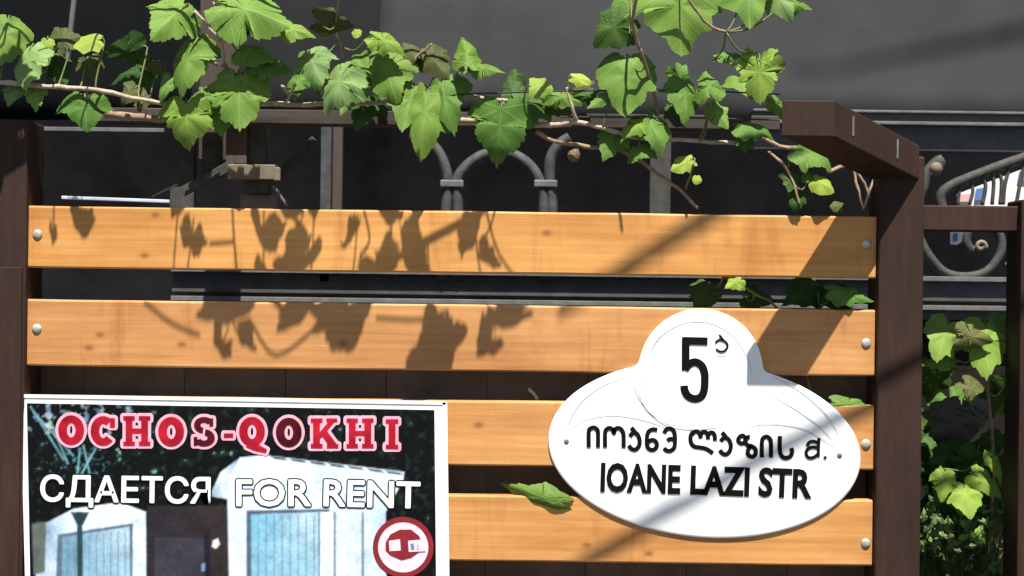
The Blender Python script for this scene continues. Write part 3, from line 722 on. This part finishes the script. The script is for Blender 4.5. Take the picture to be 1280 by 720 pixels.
for k in range(26):
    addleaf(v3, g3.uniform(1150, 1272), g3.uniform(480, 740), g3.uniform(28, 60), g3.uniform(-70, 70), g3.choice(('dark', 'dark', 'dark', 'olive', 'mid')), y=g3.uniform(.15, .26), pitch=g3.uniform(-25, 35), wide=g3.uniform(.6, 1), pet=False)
# small-leaved bush below it
bush = empty('small_bush', P(1210, 760, .16), 'bush with tiny cream green leaves at the lower right corner behind the fence', 'bush')
rng = random.Random(5)
protos = []
for k in range(4):
    bm = bmesh.new(); leafmesh(bm, rng, .3, .3, .3, .2, k == 3, .7)
    me_o = bm; me = bpy.data.meshes.new('small_leaf'); bm.to_mesh(me); bm.free(); me.materials.append(LM[('bud', 'bud', 'light', 'dark')[k]]); protos.append(me)
for k in range(230):
    if k < 150:
        px = rng.uniform(1153, 1272); py = rng.gauss(660, 17)
    else:
        px = rng.uniform(1150, 1272); py = rng.uniform(670, 760)
    pr = protos[rng.choice((0, 0, 1, 2, 3)) if k < 150 else rng.choice((3, 3, 2, 0))]
    o = bpy.data.objects.new('leaf', pr); yy = rng.uniform(.08, .2)
    link(o, bush, P(px, py, yy)); s1 = rng.uniform(.008, .019); o.scale = (s1, s1, s1)
    o.rotation_euler = (math.radians(90 - rng.uniform(-10, 70)), rng.uniform(0, 6.28), rng.uniform(-.8, .8))
for k in range(9):
    xb = 1158 + k * 13 + rng.uniform(-4, 4)
    bm = bmesh.new(); tube(bm, smoothline([P(xb + 10, 800, .17), P(xb + rng.uniform(-10, 10), 720, .15), P(xb + rng.uniform(-14, 14), 645, .12)], 4), .0016, 5); obj('stem', bm, M['woodold'], bush, smooth=True)

# ------------------------------------------------------------------ oval street plaque
def textpoly(body, off=0.0, res=3, space=1.0):
    c = bpy.data.curves.new('t', 'FONT'); c.body = body; c.offset = off; c.resolution_u = res; c.space_character = space
    o = bpy.data.objects.new('t', c); C.objects.link(o); bpy.context.view_layer.update()
    me = bpy.data.meshes.new_from_object(o); bpy.data.objects.remove(o); bpy.data.curves.remove(c)
    vs2 = [(v.co.x, v.co.y) for v in me.vertices]; fs = [tuple(p.vertices) for p in me.polygons]; bpy.data.meshes.remove(me)
    return vs2, fs
def flat(name, vs2, fs, mapf, mat, parent, th=.0004, y=None):
    bm = bmesh.new()
    V = [bm.verts.new(mapf(a, b)) for a, b in vs2]
    for f in fs:
        try: bm.faces.new([V[i] for i in f])
        except ValueError: pass
    bmesh.ops.remove_doubles(bm, verts=bm.verts, dist=1e-6)
    bmesh.ops.recalc_face_normals(bm, faces=bm.faces)
    for f in bm.faces:
        if f.normal.y > 0: f.normal_flip()
    return obj(name, bm, mat, parent)
def text(name, body, p0, p1, hpx, y, mat, parent, off=0.0, lean=0.0, space=1.0, capref=None, ofp=0.0):
    "set body on the baseline p0->p1 (photo px); hpx = height of capref glyph"
    v, f = textpoly(body, off, space=space); vr, _ = textpoly(body, 0.0, space=space); cr, _ = textpoly(capref or body)
    x0 = min(a for a, b in vr); x1 = max(a for a, b in vr); ch = max(b for a, b in cr) - 0
    dx = (p1[0] - p0[0]); dy = (p1[1] - p0[1])
    L_ = math.hypot(dx, dy); ux, uy = dx / L_, dy / L_
    def mp(a, b):
        s_ = (a - x0) / (x1 - x0) * L_; t_ = b / ch * hpx
        yy = y(p0[0] + ux * s_, p0[1] + uy * s_) if callable(y) else y
        return P(p0[0] + ux * s_ + (uy + lean) * t_, p0[1] + uy * s_ - t_ * ux, yy)
    return flat(name, v, f, mp, mat, parent)
pq = empty('street_plaque', P(880, 560, -.004), 'white oval street name plaque with the number 5 in its domed top, on the slats', 'street sign')
CX, CY, RA, RB, TH = 880.5, 562, 196, 110, math.radians(5.0)
OV = lambda a, k=1.0: (CX + k * (RA * math.cos(a) * math.cos(TH) - RB * math.sin(a) * math.sin(TH)), CY + k * (RA * math.cos(a) * math.sin(TH) + RB * math.sin(a) * math.cos(TH)))
CC, CR = (876, 464), 78
def inel(p, k=1.0):
    dx, dy = p[0] - CX, p[1] - CY; u = dx * math.cos(TH) + dy * math.sin(TH); v = -dx * math.sin(TH) + dy * math.cos(TH)
    return (u / (RA * k)) ** 2 + (v / (RB * k)) ** 2 < 1
def radius(th, grow=0.0):
    "radial distance of the union outline from (880,540)"
    lo, hi = 0, 260; c, s1 = math.cos(th), math.sin(th)
    last = 0
    for i in range(0, 1300):
        r = i * .2; p = (880 + c * r, 540 + s1 * r)
        if inel(p) or math.hypot(p[0] - CC[0], p[1] - CC[1]) < CR: last = r
    return last
NR = 220
rad = [radius(i * 2 * math.pi / NR) for i in range(NR)]
for _ in range(3): rad = [(rad[i - 1] + 2 * rad[i] + rad[(i + 1) % NR]) / 4 for i in range(NR)]
bm = bmesh.new()
PY = -.0040
prev = None
for (k_, in_, yy) in ((0, 0, -.0010), (0, 0, -.0024), (0, 1.0, -.0034), (0, 3.0, PY + .0002), (0, 8, PY), (.5, 0, PY - .0004), (.12, 0, PY - .0006)):
    ring = []
    for i in range(NR):
        a = i * 2 * math.pi / NR; r = (rad[i] - in_) if k_ == 0 else rad[i] * k_
        ring.append(bm.verts.new(P(880 + math.cos(a) * r, 540 + math.sin(a) * r, yy)))
    if prev:
        for i in range(NR): bm.faces.new((prev[i], prev[(i + 1) % NR], ring[(i + 1) % NR], ring[i]))
    else: bm.faces.new(ring[::-1])
    prev = ring
bm.faces.new(prev)
bmesh.ops.recalc_face_normals(bm, faces=bm.faces)
obj('plate', bm, M['plaque'], pq, smooth=True)
TY = PY - .0011
def stroke2(name, pts, wpx, mat, parent, y=TY, taper=True, sm=6):
    s_ = smoothline([Vector((a, b, 0)) for a, b in pts], sm); n = len(s_); bm = bmesh.new(); pr = None
    for i, p in enumerate(s_):
        d_ = (s_[min(i + 1, n - 1)] - s_[max(i - 1, 0)]).normalized(); w2 = wpx / 2 * (math.sin(math.pi * (i + .4) / n) ** .6 if taper else 1)
        a = bm.verts.new(P(p.x - d_.y * w2, p.y + d_.x * w2, y)); b_ = bm.verts.new(P(p.x + d_.y * w2, p.y - d_.x * w2, y))
        if pr: bm.faces.new((pr[0], a, b_, pr[1]))
        pr = (a, b_)
    bmesh.ops.recalc_face_normals(bm, faces=bm.faces)
    for f in bm.faces:
        if f.normal.y > 0: f.normal_flip()
    return obj(name, bm, mat, parent)
G = M['groove']
for pts, w1 in [
    ([(815, 500), (808, 470), (818, 430), (848, 405), (884, 402), (916, 418), (934, 446), (940, 470)], 1.1),
    ([(706, 540), (724, 505), (756, 480), (800, 465)], 1.1),
    ([(792, 480), (800, 500), (818, 522), (840, 534), (870, 537), (905, 533)], 1.6),
    ([(796, 478), (806, 510), (830, 528), (856, 532)], .9),
    ([(700, 545), (730, 525), (766, 519), (800, 524), (832, 534), (850, 540)], 1.1),
    ([(965, 470), (1000, 488), (1030, 515), (1050, 545)], 1.3),
    ([(960, 492), (990, 508), (1020, 530), (1048, 556)], 1.3),
    ([(928, 534), (960, 530), (1000, 535), (1030, 550), (1050, 562)], 1.3)]:
    stroke2('relief_line', pts, w1, G, pq)
def pen(name, strokes, wpx, mat, parent, y):
    "letters drawn with a round pen: polylines in photo pixels"
    bm = bmesh.new(); q = 0
    for st in strokes:
        pts = [Vector((a, b, 0)) for a, b in st]
        if len(pts) > 2: pts = smoothline(pts, 5)
        q += 1; n = len(pts); L_, R_ = [], []
        for i, p in enumerate(pts):
            d_ = (pts[min(i + 1, n - 1)] - pts[max(i - 1, 0)]).normalized()
            L_.append((p.x - d_.y * wpx / 2, p.y + d_.x * wpx / 2)); R_.append((p.x + d_.y * wpx / 2, p.y - d_.x * wpx / 2))
        yy = y - q * 1.5e-5
        lv = [bm.verts.new(P(a, b, yy)) for a, b in L_]; rv = [bm.verts.new(P(a, b, yy)) for a, b in R_]
        for i in range(n - 1): bm.faces.new((lv[i], lv[i + 1], rv[i + 1], rv[i]))
    bmesh.ops.recalc_face_normals(bm, faces=bm.faces); bm.normal_update()
    for f in bm.faces:
        if f.normal.y > 0: f.normal_flip()
    return obj(name, bm, mat, parent)
TI = TY - .0002
pen('house_number', [[(852.6, 425.8), (884.5, 426.6)], [(857.2, 422.5), (857.0, 463)], [(856, 462), (861, 455.5), (869, 452.5), (877, 457), (880.6, 466), (881, 476), (880, 488), (876, 496), (868, 498.5), (860, 495), (856, 488), (855.3, 482)]], 9.6, M['black'], pq, TI)
pen('number_letter', [[(899, 418.5), (902, 422), (905, 426)], [(894, 428.5), (899, 424.8), (906, 426.5), (909.6, 432), (906, 438.2), (900, 439.4), (895, 436)]], 2.6, M['black'], pq, TI)
stroke2('underline', [(896, 443.5), (909, 444.5)], 1.0, G, pq, taper=False)
GEO = {
 'i1': [[(121, 166), (121, 100), (128, 86), (142, 82), (154, 88), (160, 102), (160, 166)]],
 'o': [[(190, 166), (190, 104), (198, 88), (210, 84), (222, 92), (228, 106), (230, 92), (242, 84), (256, 88), (266, 104), (268, 130), (268, 168)]],
 'a1': [[(300, 82), (312, 96), (324, 112)], [(294, 120), (306, 106), (324, 108), (335, 134), (332, 160), (316, 175), (298, 169), (291, 156)]],
 'n': [[(410, 92), (390, 90), (374, 98), (367, 116), (366, 146), (370, 166), (384, 176), (400, 172), (408, 156), (402, 140), (388, 134), (372, 142)]],
 'e': [[(438, 106), (448, 90), (464, 86), (478, 96), (484, 118), (484, 146), (480, 168), (464, 180), (448, 178), (438, 168)], [(484, 134), (464, 130), (452, 138)]],
 'l': [[(560, 100), (550, 118), (552, 146), (566, 162), (590, 166), (616, 172), (644, 190)], [(556, 112), (566, 100), (580, 100), (590, 112), (592, 128)], [(592, 112), (602, 101), (614, 102), (622, 114), (623, 132)], [(623, 114), (634, 103), (646, 106), (652, 120), (652, 138)]],
 'a2': [[(682, 102), (694, 116), (706, 132)], [(676, 140), (690, 126), (708, 130), (719, 154), (715, 180), (699, 195), (682, 189), (674, 176)]],
 'z': [[(782, 128), (770, 116), (756, 122), (750, 136), (760, 148), (774, 146), (790, 124), (800, 122)], [(776, 142), (790, 156), (806, 160), (822, 172), (823, 192), (812, 205), (796, 200), (790, 186), (796, 168), (808, 160)]],
 'i2': [[(850, 208), (850, 144), (856, 126), (870, 120), (882, 128), (888, 146), (888, 208)]],
 's': [[(926, 118), (925, 160), (928, 190), (938, 206), (954, 210), (970, 202), (977, 186), (974, 168)]],
 'k': [[(1090, 126), (1087, 206)], [(1040, 160), (1050, 144), (1068, 140), (1086, 146)], [(1086, 168), (1064, 164), (1044, 172), (1036, 190), (1046, 208), (1066, 208), (1084, 196)]],
}
for k_, st in GEO.items():
    if k_ == 'k': continue
    pen('street_name_letter', [[(700 + a / 3.368, 510 + b / 3.368) for a, b in q_] for q_ in st], 5.3, M['black'], pq, TI)
pen('street_name_letter', [[(700 + a / 3.368, 510 + b / 3.368) for a, b in q_] for q_ in GEO['k']], 4.0, M['black'], pq, TI)
pen('street_name_stop', [[(1029.5, 571.8), (1033.3, 572)]], 3.4, M['black'], pq, TI)
text('street_name_latin', 'IOANE', (751.5, 613), (849, 616), 33, TY - .0002, M['black'], pq, off=.036, capref='I')
text('street_name_latin', 'LAZI', (864, 616.5), (935, 619), 33, TY - .0002, M['black'], pq, off=.036, capref='I')
text('street_name_latin', 'STR', (949, 619), (1012, 621.5), 33, TY - .0002, M['black'], pq, off=.036, capref='T')
for c_ in ((708, 552), (1049.5, 569.5)):
    bm = bmesh.new(); bmesh.ops.create_uvsphere(bm, u_segments=12, v_segments=6, radius=.0036)
    for v in bm.verts: v.co = Vector((v.co.x, v.co.z * .3, v.co.y)) + P(c_[0], c_[1], PY - .0004)
    bmesh.ops.recalc_face_normals(bm, faces=bm.faces); obj('rivet', bm, M['steellight'], pq, smooth=True)

# ------------------------------------------------------------------ rent banner
bn = empty('rental_banner', P(290, 880, -.006), 'white framed photo banner offering rooms for rent fixed over the lower left slats', 'banner')
BY = -.0102
VC = {}
def vmat(rough=.35):
    m, t, N, L, b = nmat('banner_print')
    at = N.new('ShaderNodeVertexColor'); at.layer_name = 'Col'
    v = coords(N, L, rand=False); n1 = noisen(N, L, v, 160, 5, .7); n2 = noisen(N, L, v, 40, 3, .6)
    r = ramp(N, [(.3, (.72, .72, .74)), (.7, (1.2, 1.2, 1.2))]); L.new(n1, r.inputs[0])
    r2 = ramp(N, [(.35, (.8, .84, .86)), (.65, (1.12, 1.1, 1.1))]); L.new(n2, r2.inputs[0])
    c = mixc(N, L, .7, at.outputs[0], r.outputs[0], 'MULTIPLY'); c = mixc(N, L, .6, c, r2.outputs[0], 'MULTIPLY')
    L.new(c, b.inputs['Base Color']); b.inputs['Roughness'].default_value = rough; b.inputs['Specular IOR Level'].default_value = .12
    return m
VM = vmat(.5)
wht = (.78, .80, .80)
# panel body with white border
pobj('panel', [(27, 494.5), (557, 503), (562, 905), (38, 905)], -.0095, M['plaque'], bn, th=.007)
# thin raised frame edges
PR = []
def vpoly(name, pts, cols, soft=1.1, sub=0):
    "adds one shape of the printed photo to the list that is rasterised into the banner's print"
    if not isinstance(cols[0], (tuple, list)): cols = [cols] * len(pts)
    PR.append((np.array(pts, float), np.array(cols, float), soft))
def vrender():
    xs = np.linspace(0, 1, 318); py_ = np.concatenate([np.linspace(0, 216, 136), np.linspace(222, 392, 22)]) / 392
    U, V = np.meshgrid(xs, py_)
    c00, c10, c11, c01 = [np.array(q) for q in ((33.5, 504), (543, 512.5), (547, 896), (41, 896))]
    Q = ((c00 * (1 - U[..., None]) + c10 * U[..., None]) * (1 - V[..., None]) + (c01 * (1 - U[..., None]) + c11 * U[..., None]) * V[..., None])
    X_, Y_ = Q[..., 0], Q[..., 1]
    col = np.zeros(X_.shape + (3,)); col[:] = (.003, .0038, .0045)
    def nz(sc, off, oct_=1):
        out = np.zeros(X_.size)
        for i, (a, b_) in enumerate(zip(X_.ravel(), Y_.ravel())): out[i] = noise.fractal(Vector((a / sc, b_ / sc, off)), 1.0, 2.0, oct_) 
        return out.reshape(X_.shape)
    n1, n2, n3 = nz(11, 1, 3), nz(26, 5, 3), nz(6, 9, 2)
    # dim foliage everywhere on the dark ground, sky glints at the upper left
    f = np.clip((n1 - .1) * 2.2, 0, 1)[..., None]; col = col * (1 - f) + np.array((.010, .019, .013)) * f
    m = np.exp(-((X_ - 90) / 75) ** 2 - ((Y_ - 520) / 34) ** 2); f = np.clip((n1 + m * .85 - .72) * 2.4, 0, 1)[..., None]
    col = col * (1 - f) + np.stack([.22 + .25 * n2, .30 + .22 * n2, .38 + .30 * n3], -1).clip(0, 1) * f
    m = np.exp(-((X_ - 105) / 60) ** 2 - ((Y_ - 575) / 30) ** 2); f = np.clip((n3 * .8 + m * .62 - .68) * 2.0, 0, 1)[..., None]
    col = col * (1 - f) + np.array((.07, .19, .24)) * f
    m = np.exp(-((X_ - 195) / 60) ** 2 - ((Y_ - 570) / 22) ** 2); f = np.clip((n1 + m * .45 - .9) * 3, 0, 1)[..., None]
    col = col * (1 - f) + np.array((.10, .34, .28)) * f
    for pts, cols, soft in PR:
        x0, y0 = pts.min(0) - 3; x1, y1 = pts.max(0) + 3
        M_ = (X_ > x0) & (X_ < x1) & (Y_ > y0) & (Y_ < y1)
        if not M_.any(): continue
        x, y = X_[M_], Y_[M_]; ins = np.zeros(x.shape, bool); dist = np.full(x.shape, 1e9); k = len(pts)
        for i in range(k):
            (ax, ay), (bx_, by_) = pts[i], pts[(i + 1) % k]
            cr = ((ay > y) != (by_ > y)) & (x < (bx_ - ax) * (y - ay) / ((by_ - ay) or 1e-9) + ax); ins ^= cr
            ex, ey = bx_ - ax, by_ - ay; t = np.clip(((x - ax) * ex + (y - ay) * ey) / (ex * ex + ey * ey + 1e-9), 0, 1)
            dist = np.minimum(dist, np.hypot(x - ax - t * ex, y - ay - t * ey))
        a_ = np.clip(.5 + np.where(ins, dist, -dist) / soft / 2, 0, 1)[:, None]
        wts = np.stack([1 / (np.hypot(x - p[0], y - p[1]) + 6) ** 2 for p in pts], -1); wts /= wts.sum(-1, keepdims=True)
        col[M_] = col[M_] * (1 - a_) + (wts @ cols) * a_
    # broken light over the printed walls, grain
    f = (1 + .24 * n2 + .06 * n3)[..., None].clip(.3, 1.6); col = (col * f).clip(0, .9)
    h, w_ = X_.shape
    verts = [P(a, b_, BY) for a, b_ in zip(X_.ravel(), Y_.ravel())]; org = verts[0].copy()
    faces = [(j * w_ + i, j * w_ + i + 1, (j + 1) * w_ + i + 1, (j + 1) * w_ + i)[::-1] for j in range(h - 1) for i in range(w_ - 1)]
    me = bpy.data.meshes.new('photo_print'); me.from_pydata([v - org for v in verts], [], faces)
    ca = me.color_attributes.new('Col', 'FLOAT_COLOR', 'POINT'); ca.data.foreach_set('color', np.concatenate([col.reshape(-1, 3), np.ones((h * w_, 1))], 1).astype(np.float32).ravel())
    me.materials.append(VM); link(bpy.data.objects.new('photo_print', me), bn, org)
pr_rng = random.Random(11)
# sky scraps and branches, upper left of the print
for a, b in [((38, 508), (80, 575)), ((42, 515), (92, 570)), ((100, 560), (96, 600)), ((104, 556), (112, 592)), ((60, 520), (85, 580)), ((120, 560), (100, 596))]:
    dx, dy = b[0] - a[0], b[1] - a[1]; l = math.hypot(dx, dy); nx, ny = -dy / l * .8, dx / l * .8
    vpoly('print_branch', [(a[0] + nx, a[1] + ny), (b[0] + nx, b[1] + ny), (b[0] - nx, b[1] - ny), (a[0] - nx, a[1] - ny)], (.16, .38, .42))
W1 = (.66, .78, .88); W2 = (.13, .22, .36); BL = (.28, .58, .72); DK = (.015, .018, .03)
# left house with window
vpoly('printed_house', [(45, 660), (92, 636), (150, 628), (182, 640), (184, 896), (44, 896)], [W2, W1, W1, W1, W1, W2])
vpoly('printed_wall_shade', [(40, 655), (58, 652), (56, 715), (42, 718)], (.10, .12, .11))
vpoly('printed_window_frame', [(72, 668), (166, 654), (166, 720), (166, 880), (70, 880), (70, 722)], (.09, .14, .2))
vpoly('printed_window', [(78, 672), (162, 658), (163, 880), (76, 880)], [(.14, .27, .38), (.38, .52, .60), (.14, .42, .55), (.08, .36, .50)], sub=3)
for k in range(9): vpoly('printed_slat', [(84 + k * 9, 675 - k * 1.4), (85.2 + k * 9, 675 - k * 1.4), (85.2 + k * 9, 876), (84 + k * 9, 876)], (.10, .22, .32))
# dark door
vpoly('printed_door', [(184, 632), (286, 632), (290, 896), (184, 896)], [(.02, .018, .024), (.03, .022, .022), (.012, .010, .012), (.015, .015, .02)], sub=3)
vpoly('printed_door_panel', [(193, 672), (255, 672), (262, 880), (193, 880)], (.035, .035, .045))
vpoly('printed_door_edge', [(255, 668), (262, 668), (266, 880), (258, 880)], (.01, .012, .02))
vpoly('printed_knob', [(266, 676), (272, 673), (275, 680), (270, 686), (265, 683)], (.6, .62, .56))
vpoly('printed_bell', [(252, 705), (256, 704), (256, 714), (252, 714)], (.2, .3, .55))
# roof, right house
vpoly('printed_gable', [(262, 620), (276, 590), (300, 572), (302, 618), (286, 624)], [W2, W1, W2, W1, W1])
vpoly('printed_house', [(284, 600), (300, 572), (330, 569), (505, 590), (504, 600), (482, 640), (484, 896), (290, 896)], [W1, W1, W1, W1, W1, (.45, .58, .72), (.5, .62, .74), W2])
for k in range(7): vpoly('printed_eave', [(338 + k * 24, 570 + k * 3.05), (356 + k * 24, 572.4 + k * 3.05), (360 + k * 24, 576 + k * 3.05), (342 + k * 24, 573.4 + k * 3.05)], (.03, .03, .04))
vpoly('printed_window_frame', [(308, 638), (412, 636), (412, 880), (308, 880)], (.08, .11, .16))
vpoly('printed_window', [(314, 643), (398, 640), (399, 880), (315, 880)], [(.16, .40, .54), (.40, .55, .62), (.18, .44, .58), (.10, .36, .54)], sub=3)
for k in range(8): vpoly('printed_slat', [(322 + k * 10, 644), (323.4 + k * 10, 644), (323.4 + k * 10, 876), (322 + k * 10, 876)], (.10, .25, .36))
vpoly('printed_post', [(400, 640), (416, 640), (416, 880), (400, 880)], W1)
for xx in (417, 452): vpoly('printed_line', [(xx, 640), (xx + 3, 640), (xx + 3, 880), (xx, 880)], (.16, .18, .22))
vpoly('printed_lamp_post', [(96, 640), (103, 640), (105, 880), (97, 880)], (.02, .05, .06))
vpoly('printed_lamp', [(88, 640), (112, 640), (104, 656), (96, 656)], (.02, .04, .05))
vrender()
TB = BY - .0005
# headline letters drawn as slab-serif strokes
def seg(a, b, w_):
    dx, dy = b[0] - a[0], b[1] - a[1]; l = math.hypot(dx, dy); nx, ny = -dy / l * w_ / 2, dx / l * w_ / 2
    return [(a[0] + nx, a[1] + ny), (b[0] + nx, b[1] + ny), (b[0] - nx, b[1] - ny), (a[0] - nx, a[1] - ny)]
def ringq(rx, ry, ix, iy, a0, a1, cx=0, cy=.5, n=18):
    out = []
    for k in range(n):
        t0 = math.radians(a0 + (a1 - a0) * k / n); t1 = math.radians(a0 + (a1 - a0) * (k + 1) / n)
        out.append([(cx + rx * math.cos(t0), cy + ry * math.sin(t0)), (cx + rx * math.cos(t1), cy + ry * math.sin(t1)), (cx + ix * math.cos(t1), cy + iy * math.sin(t1)), (cx + ix * math.cos(t0), cy + iy * math.sin(t0))])
    return out
def glyph(ch, g):
    "list of convex polygons, letter box about x -.45..+.45, y 0..1; g = how much everything grows"
    o = []
    def R(x0, y0, x1, y1): o.append([(x0 - g, y0 - g), (x1 + g, y0 - g), (x1 + g, y1 + g), (x0 - g, y1 + g)])
    if ch in 'OQ':
        o += ringq(.45 + g, .5 + g, max(.15 - g, .02), max(.25 - g, .02), 0, 360, n=28)
        if ch == 'Q': o.append([(-.2 - g, .1), (.05, .16 + g), (.52 + g, -.1 + g), (.48 + g, -.22 - g), (.1, -.14 - g), (-.2 - g, -.02 - g)])
    elif ch == 'C':
        o += ringq(.45 + g, .5 + g, max(.14 - g, .02), max(.25 - g, .02), 48 - g * 60, 318 + g * 60, n=24)
        R(.24, .62, .42, .93); 
    elif ch == 'S':
        o += ringq(.37 + g, .28 + g, max(.13 - g, .01), max(.09 - g, .01), 20, 262, cx=.0, cy=.72, n=18)
        o += ringq(.40 + g, .29 + g, max(.13 - g, .01), max(.09 - g, .01), -160, 82, cx=.0, cy=.29, n=18)
        R(.2, .68, .34, .95); R(-.38, .03, -.24, .32)
    elif ch == 'H':
        for s_ in (-1, 1):
            R(s_ * .27 - .12, 0, s_ * .27 + .12, 1); R(s_ * .27 - .2, 0, s_ * .27 + .2, .14); R(s_ * .27 - .2, .86, s_ * .27 + .2, 1)
        R(-.2, .42, .2, .58)
    elif ch == 'I':
        R(-.12, 0, .12, 1); R(-.22, 0, .22, .14); R(-.22, .86, .22, 1)
    elif ch == 'K':
        R(-.38, 0, -.14, 1); R(-.46, 0, -.05, .14); R(-.46, .86, -.05, 1)
        o.append(seg((-.18, .38), (.3, .93), .16 + 2 * g)); o.append(seg((-.05, .58), (.34, .06), .24 + 2 * g)); R(.08, .88, .46, 1); R(.1, 0, .5, .13)
    elif ch == '-': R(-.18, .30, .16, .44)
    return o
def grown(poly, g):
    "convex hull of the piece swept by a small circle"
    pts = sorted({(round(x + g * math.cos(k * .6283), 5), round(y + g * math.sin(k * .6283), 5)) for x, y in poly for k in range(10)})
    def half(ps):
        h = []
        for p in ps:
            while len(h) > 1 and (h[-1][0] - h[-2][0]) * (p[1] - h[-2][1]) - (h[-1][1] - h[-2][1]) * (p[0] - h[-2][0]) <= 0: h.pop()
            h.append(p)
        return h[:-1]
    return half(pts) + half(pts[::-1])
def letters(body_xs, g, mat, y, name):
    for ch, cx, wd, by in body_xs:
        bm = bmesh.new()
        for poly in glyph(ch, 0):
            if g: poly = grown(poly, g)
            vs_ = [bm.verts.new(P(cx + a * wd, by - b * 37, y)) for a, b in poly]
            try: f = bm.faces.new(vs_)
            except ValueError: continue
        bmesh.ops.recalc_face_normals(bm, faces=bm.faces)
        bm.normal_update()
        for f in bm.faces:
            if f.normal.y > 0: f.normal_flip()
        # separate each overlapping piece by a hair so that none share a plane
        for i, f in enumerate(bm.faces):
            for v in f.verts: v.co.y -= i * 4e-6
        obj(name, bm, mat, bn)
HL = [('O', 89, 36, 556), ('C', 129, 35, 557), ('H', 171, 36, 557), ('O', 214, 36, 558), ('S', 255, 34, 558), ('-', 286, 34, 558), ('Q', 315, 36, 558), ('O', 361, 36, 559), ('K', 405, 36, 560), ('H', 450, 36, 560), ('I', 490, 36, 561)]
M['pink'] = plain('pink_white_print', (.74, .36, .45), .5, .2, 60, bs=0)
M['red'] = plain('red_print', (.32, .008, .020), .6, .5, 35, spec=.1, bs=0)
letters(HL, .105, M['pink'], TB, 'headline_outline')
letters([q for q in HL if q[1] not in (255, 361)], .0, M['red'], TB - .0006, 'headline_letter')
M['darkred'] = plain('dark_red_print', (.055, .004, .006), .6, .6, 35, spec=.1, bs=0)
letters([q for q in HL if q[1] in (255, 361)], .0, M['darkred'], TB - .0006, 'headline_letter')
TC = TB - .0002
for (b, p0, p1, dk) in [('СДАЕТСЯ', (51, 626), (262, 629), 1), ('FOR', (296, 632), (388, 632), 1), ('RENT', (405, 632), (524, 635), 1)]:
    cr_ = 'F' if b[0] in 'FR' else 'Т'
    for q in range(10):
        ox, oy = 2.6 * math.cos(q * .6283), 2.6 * math.sin(q * .6283)
        text('rent_lettering_outline', b, (p0[0] + ox, p0[1] + oy), (p1[0] + ox, p1[1] + oy), 32, TC - q * 2e-5, M['black'], bn, off=0, capref=cr_)
    for q in range(6):
        ox, oy = .95 * math.cos(q * 1.047), .95 * math.sin(q * 1.047)
        text('rent_lettering', b, (p0[0] + ox, p0[1] + oy), (p1[0] + ox, p1[1] + oy), 32, TC - .0004 - q * 2e-5, M['plaque'], bn, off=0, capref=cr_)
# round red badge
def disc(name, cx, cy, r, mat, y, r_in=0):
    bm = bmesh.new(); n = 40
    o1 = [bm.verts.new(P(cx + r * math.cos(k * 6.28318 / n), cy + r * math.sin(k * 6.28318 / n), y)) for k in range(n)]
    if r_in:
        o2 = [bm.verts.new(P(cx + r_in * math.cos(k * 6.28318 / n), cy + r_in * math.sin(k * 6.28318 / n), y)) for k in range(n)]
        for k in range(n): bm.faces.new((o1[k], o1[(k + 1) % n], o2[(k + 1) % n], o2[k]))
    else: bm.faces.new(o1)
    bmesh.ops.recalc_face_normals(bm, faces=bm.faces); bm.normal_update()
    for f in bm.faces:
        if f.normal.y > 0: f.normal_flip()
    return obj(name, bm, mat, bn)
M['badge'] = plain('badge_red_print', (.20, .008, .014), .6, .25, 60, bs=0); M['palepink'] = plain('badge_pale_print', (.72, .56, .62), .5, .06, 60, bs=0)
disc('badge_disc', 504, 684, 37, M['palepink'], TB); disc('badge_ring', 504, 684, 38, M['badge'], TB - .0003, 31.5)
def redshape(pts, mat, y, name='badge_emblem'): 
    o = pobj(name, pts, y, mat, bn, th=.0001); return o
redshape([(482, 678), (488, 668), (500, 662), (514, 662), (524, 670), (528, 680), (524, 690), (514, 697), (502, 700), (488, 694), (482, 688)], M['badge'], TB - .0006)
redshape([(486, 676), (500, 674), (501, 688), (487, 689)], M['palepink'], TB - .0009, 'badge_lettering')
redshape([(510, 676), (531, 674), (532, 689), (511, 690)], M['palepink'], TB - .0010, 'badge_lettering')
redshape([(513, 680), (517, 679), (518, 687), (514, 687)], M['blue'], TB - .0013, 'badge_lettering')
redshape([(521, 680), (523, 680), (524, 687), (521, 687)], M['pinkm'], TB - .0013, 'badge_lettering')
# bright raised frame edge of the banner
for seg_ in ([(25.5, 493), (557.5, 501.5), (557, 506), (27, 497)], [(553, 503), (559, 503), (564, 905), (558, 905)], [(25.5, 497), (29.5, 497), (40, 905), (36, 905)]):
    pobj('frame_edge', seg_, -.0106, M['plaque'], bn, th=.003)

# ------------------------------------------------------------------ what hangs over the street, out of frame: its soft shadows cross the fence
def over(name, a, b, ta, tb_, r0, r1, mat, lab, cat, y0=0.0):
    pa = P(*a, y0) + Vector((A_, -1, B_)) * ta; pb = P(*b, y0) + Vector((A_, -1, B_)) * tb_
    bm = bmesh.new(); pts = [pa.lerp(pb, i / 20) + Vector((noise.noise(Vector((i * .5, a[0], 0))), 0, noise.noise(Vector((i * .5, 0, a[0]))))) * .005 for i in range(21)]
    tube(bm, pts, [(r0 + (r1 - r0) * i / 20) * (1 + .25 * noise.noise(Vector((i * .9, a[0], 5)))) for i in range(21)], 8)
    tag(obj(name, bm, mat, smooth=True), lab, cat)
over('overhanging_branch', (1000, 198), (700, 388), .75, .70, .0088, .0055, M['bark'], 'bare brown branch over the street throwing the soft shadow across the top slat', 'branch')
over('overhanging_branch', (1400, 336), (690, 726), .66, .62, .0066, .0054, M['bark'], 'long bare brown branch throwing the soft shadow across the oval plaque', 'branch')
over('overhanging_branch', (1420, -70), (985, 100), 2.3, 2.2, .013, .004, M['bark'], 'bare brown branch throwing the soft shadow on the grey awning top right', 'branch', y0=.66)
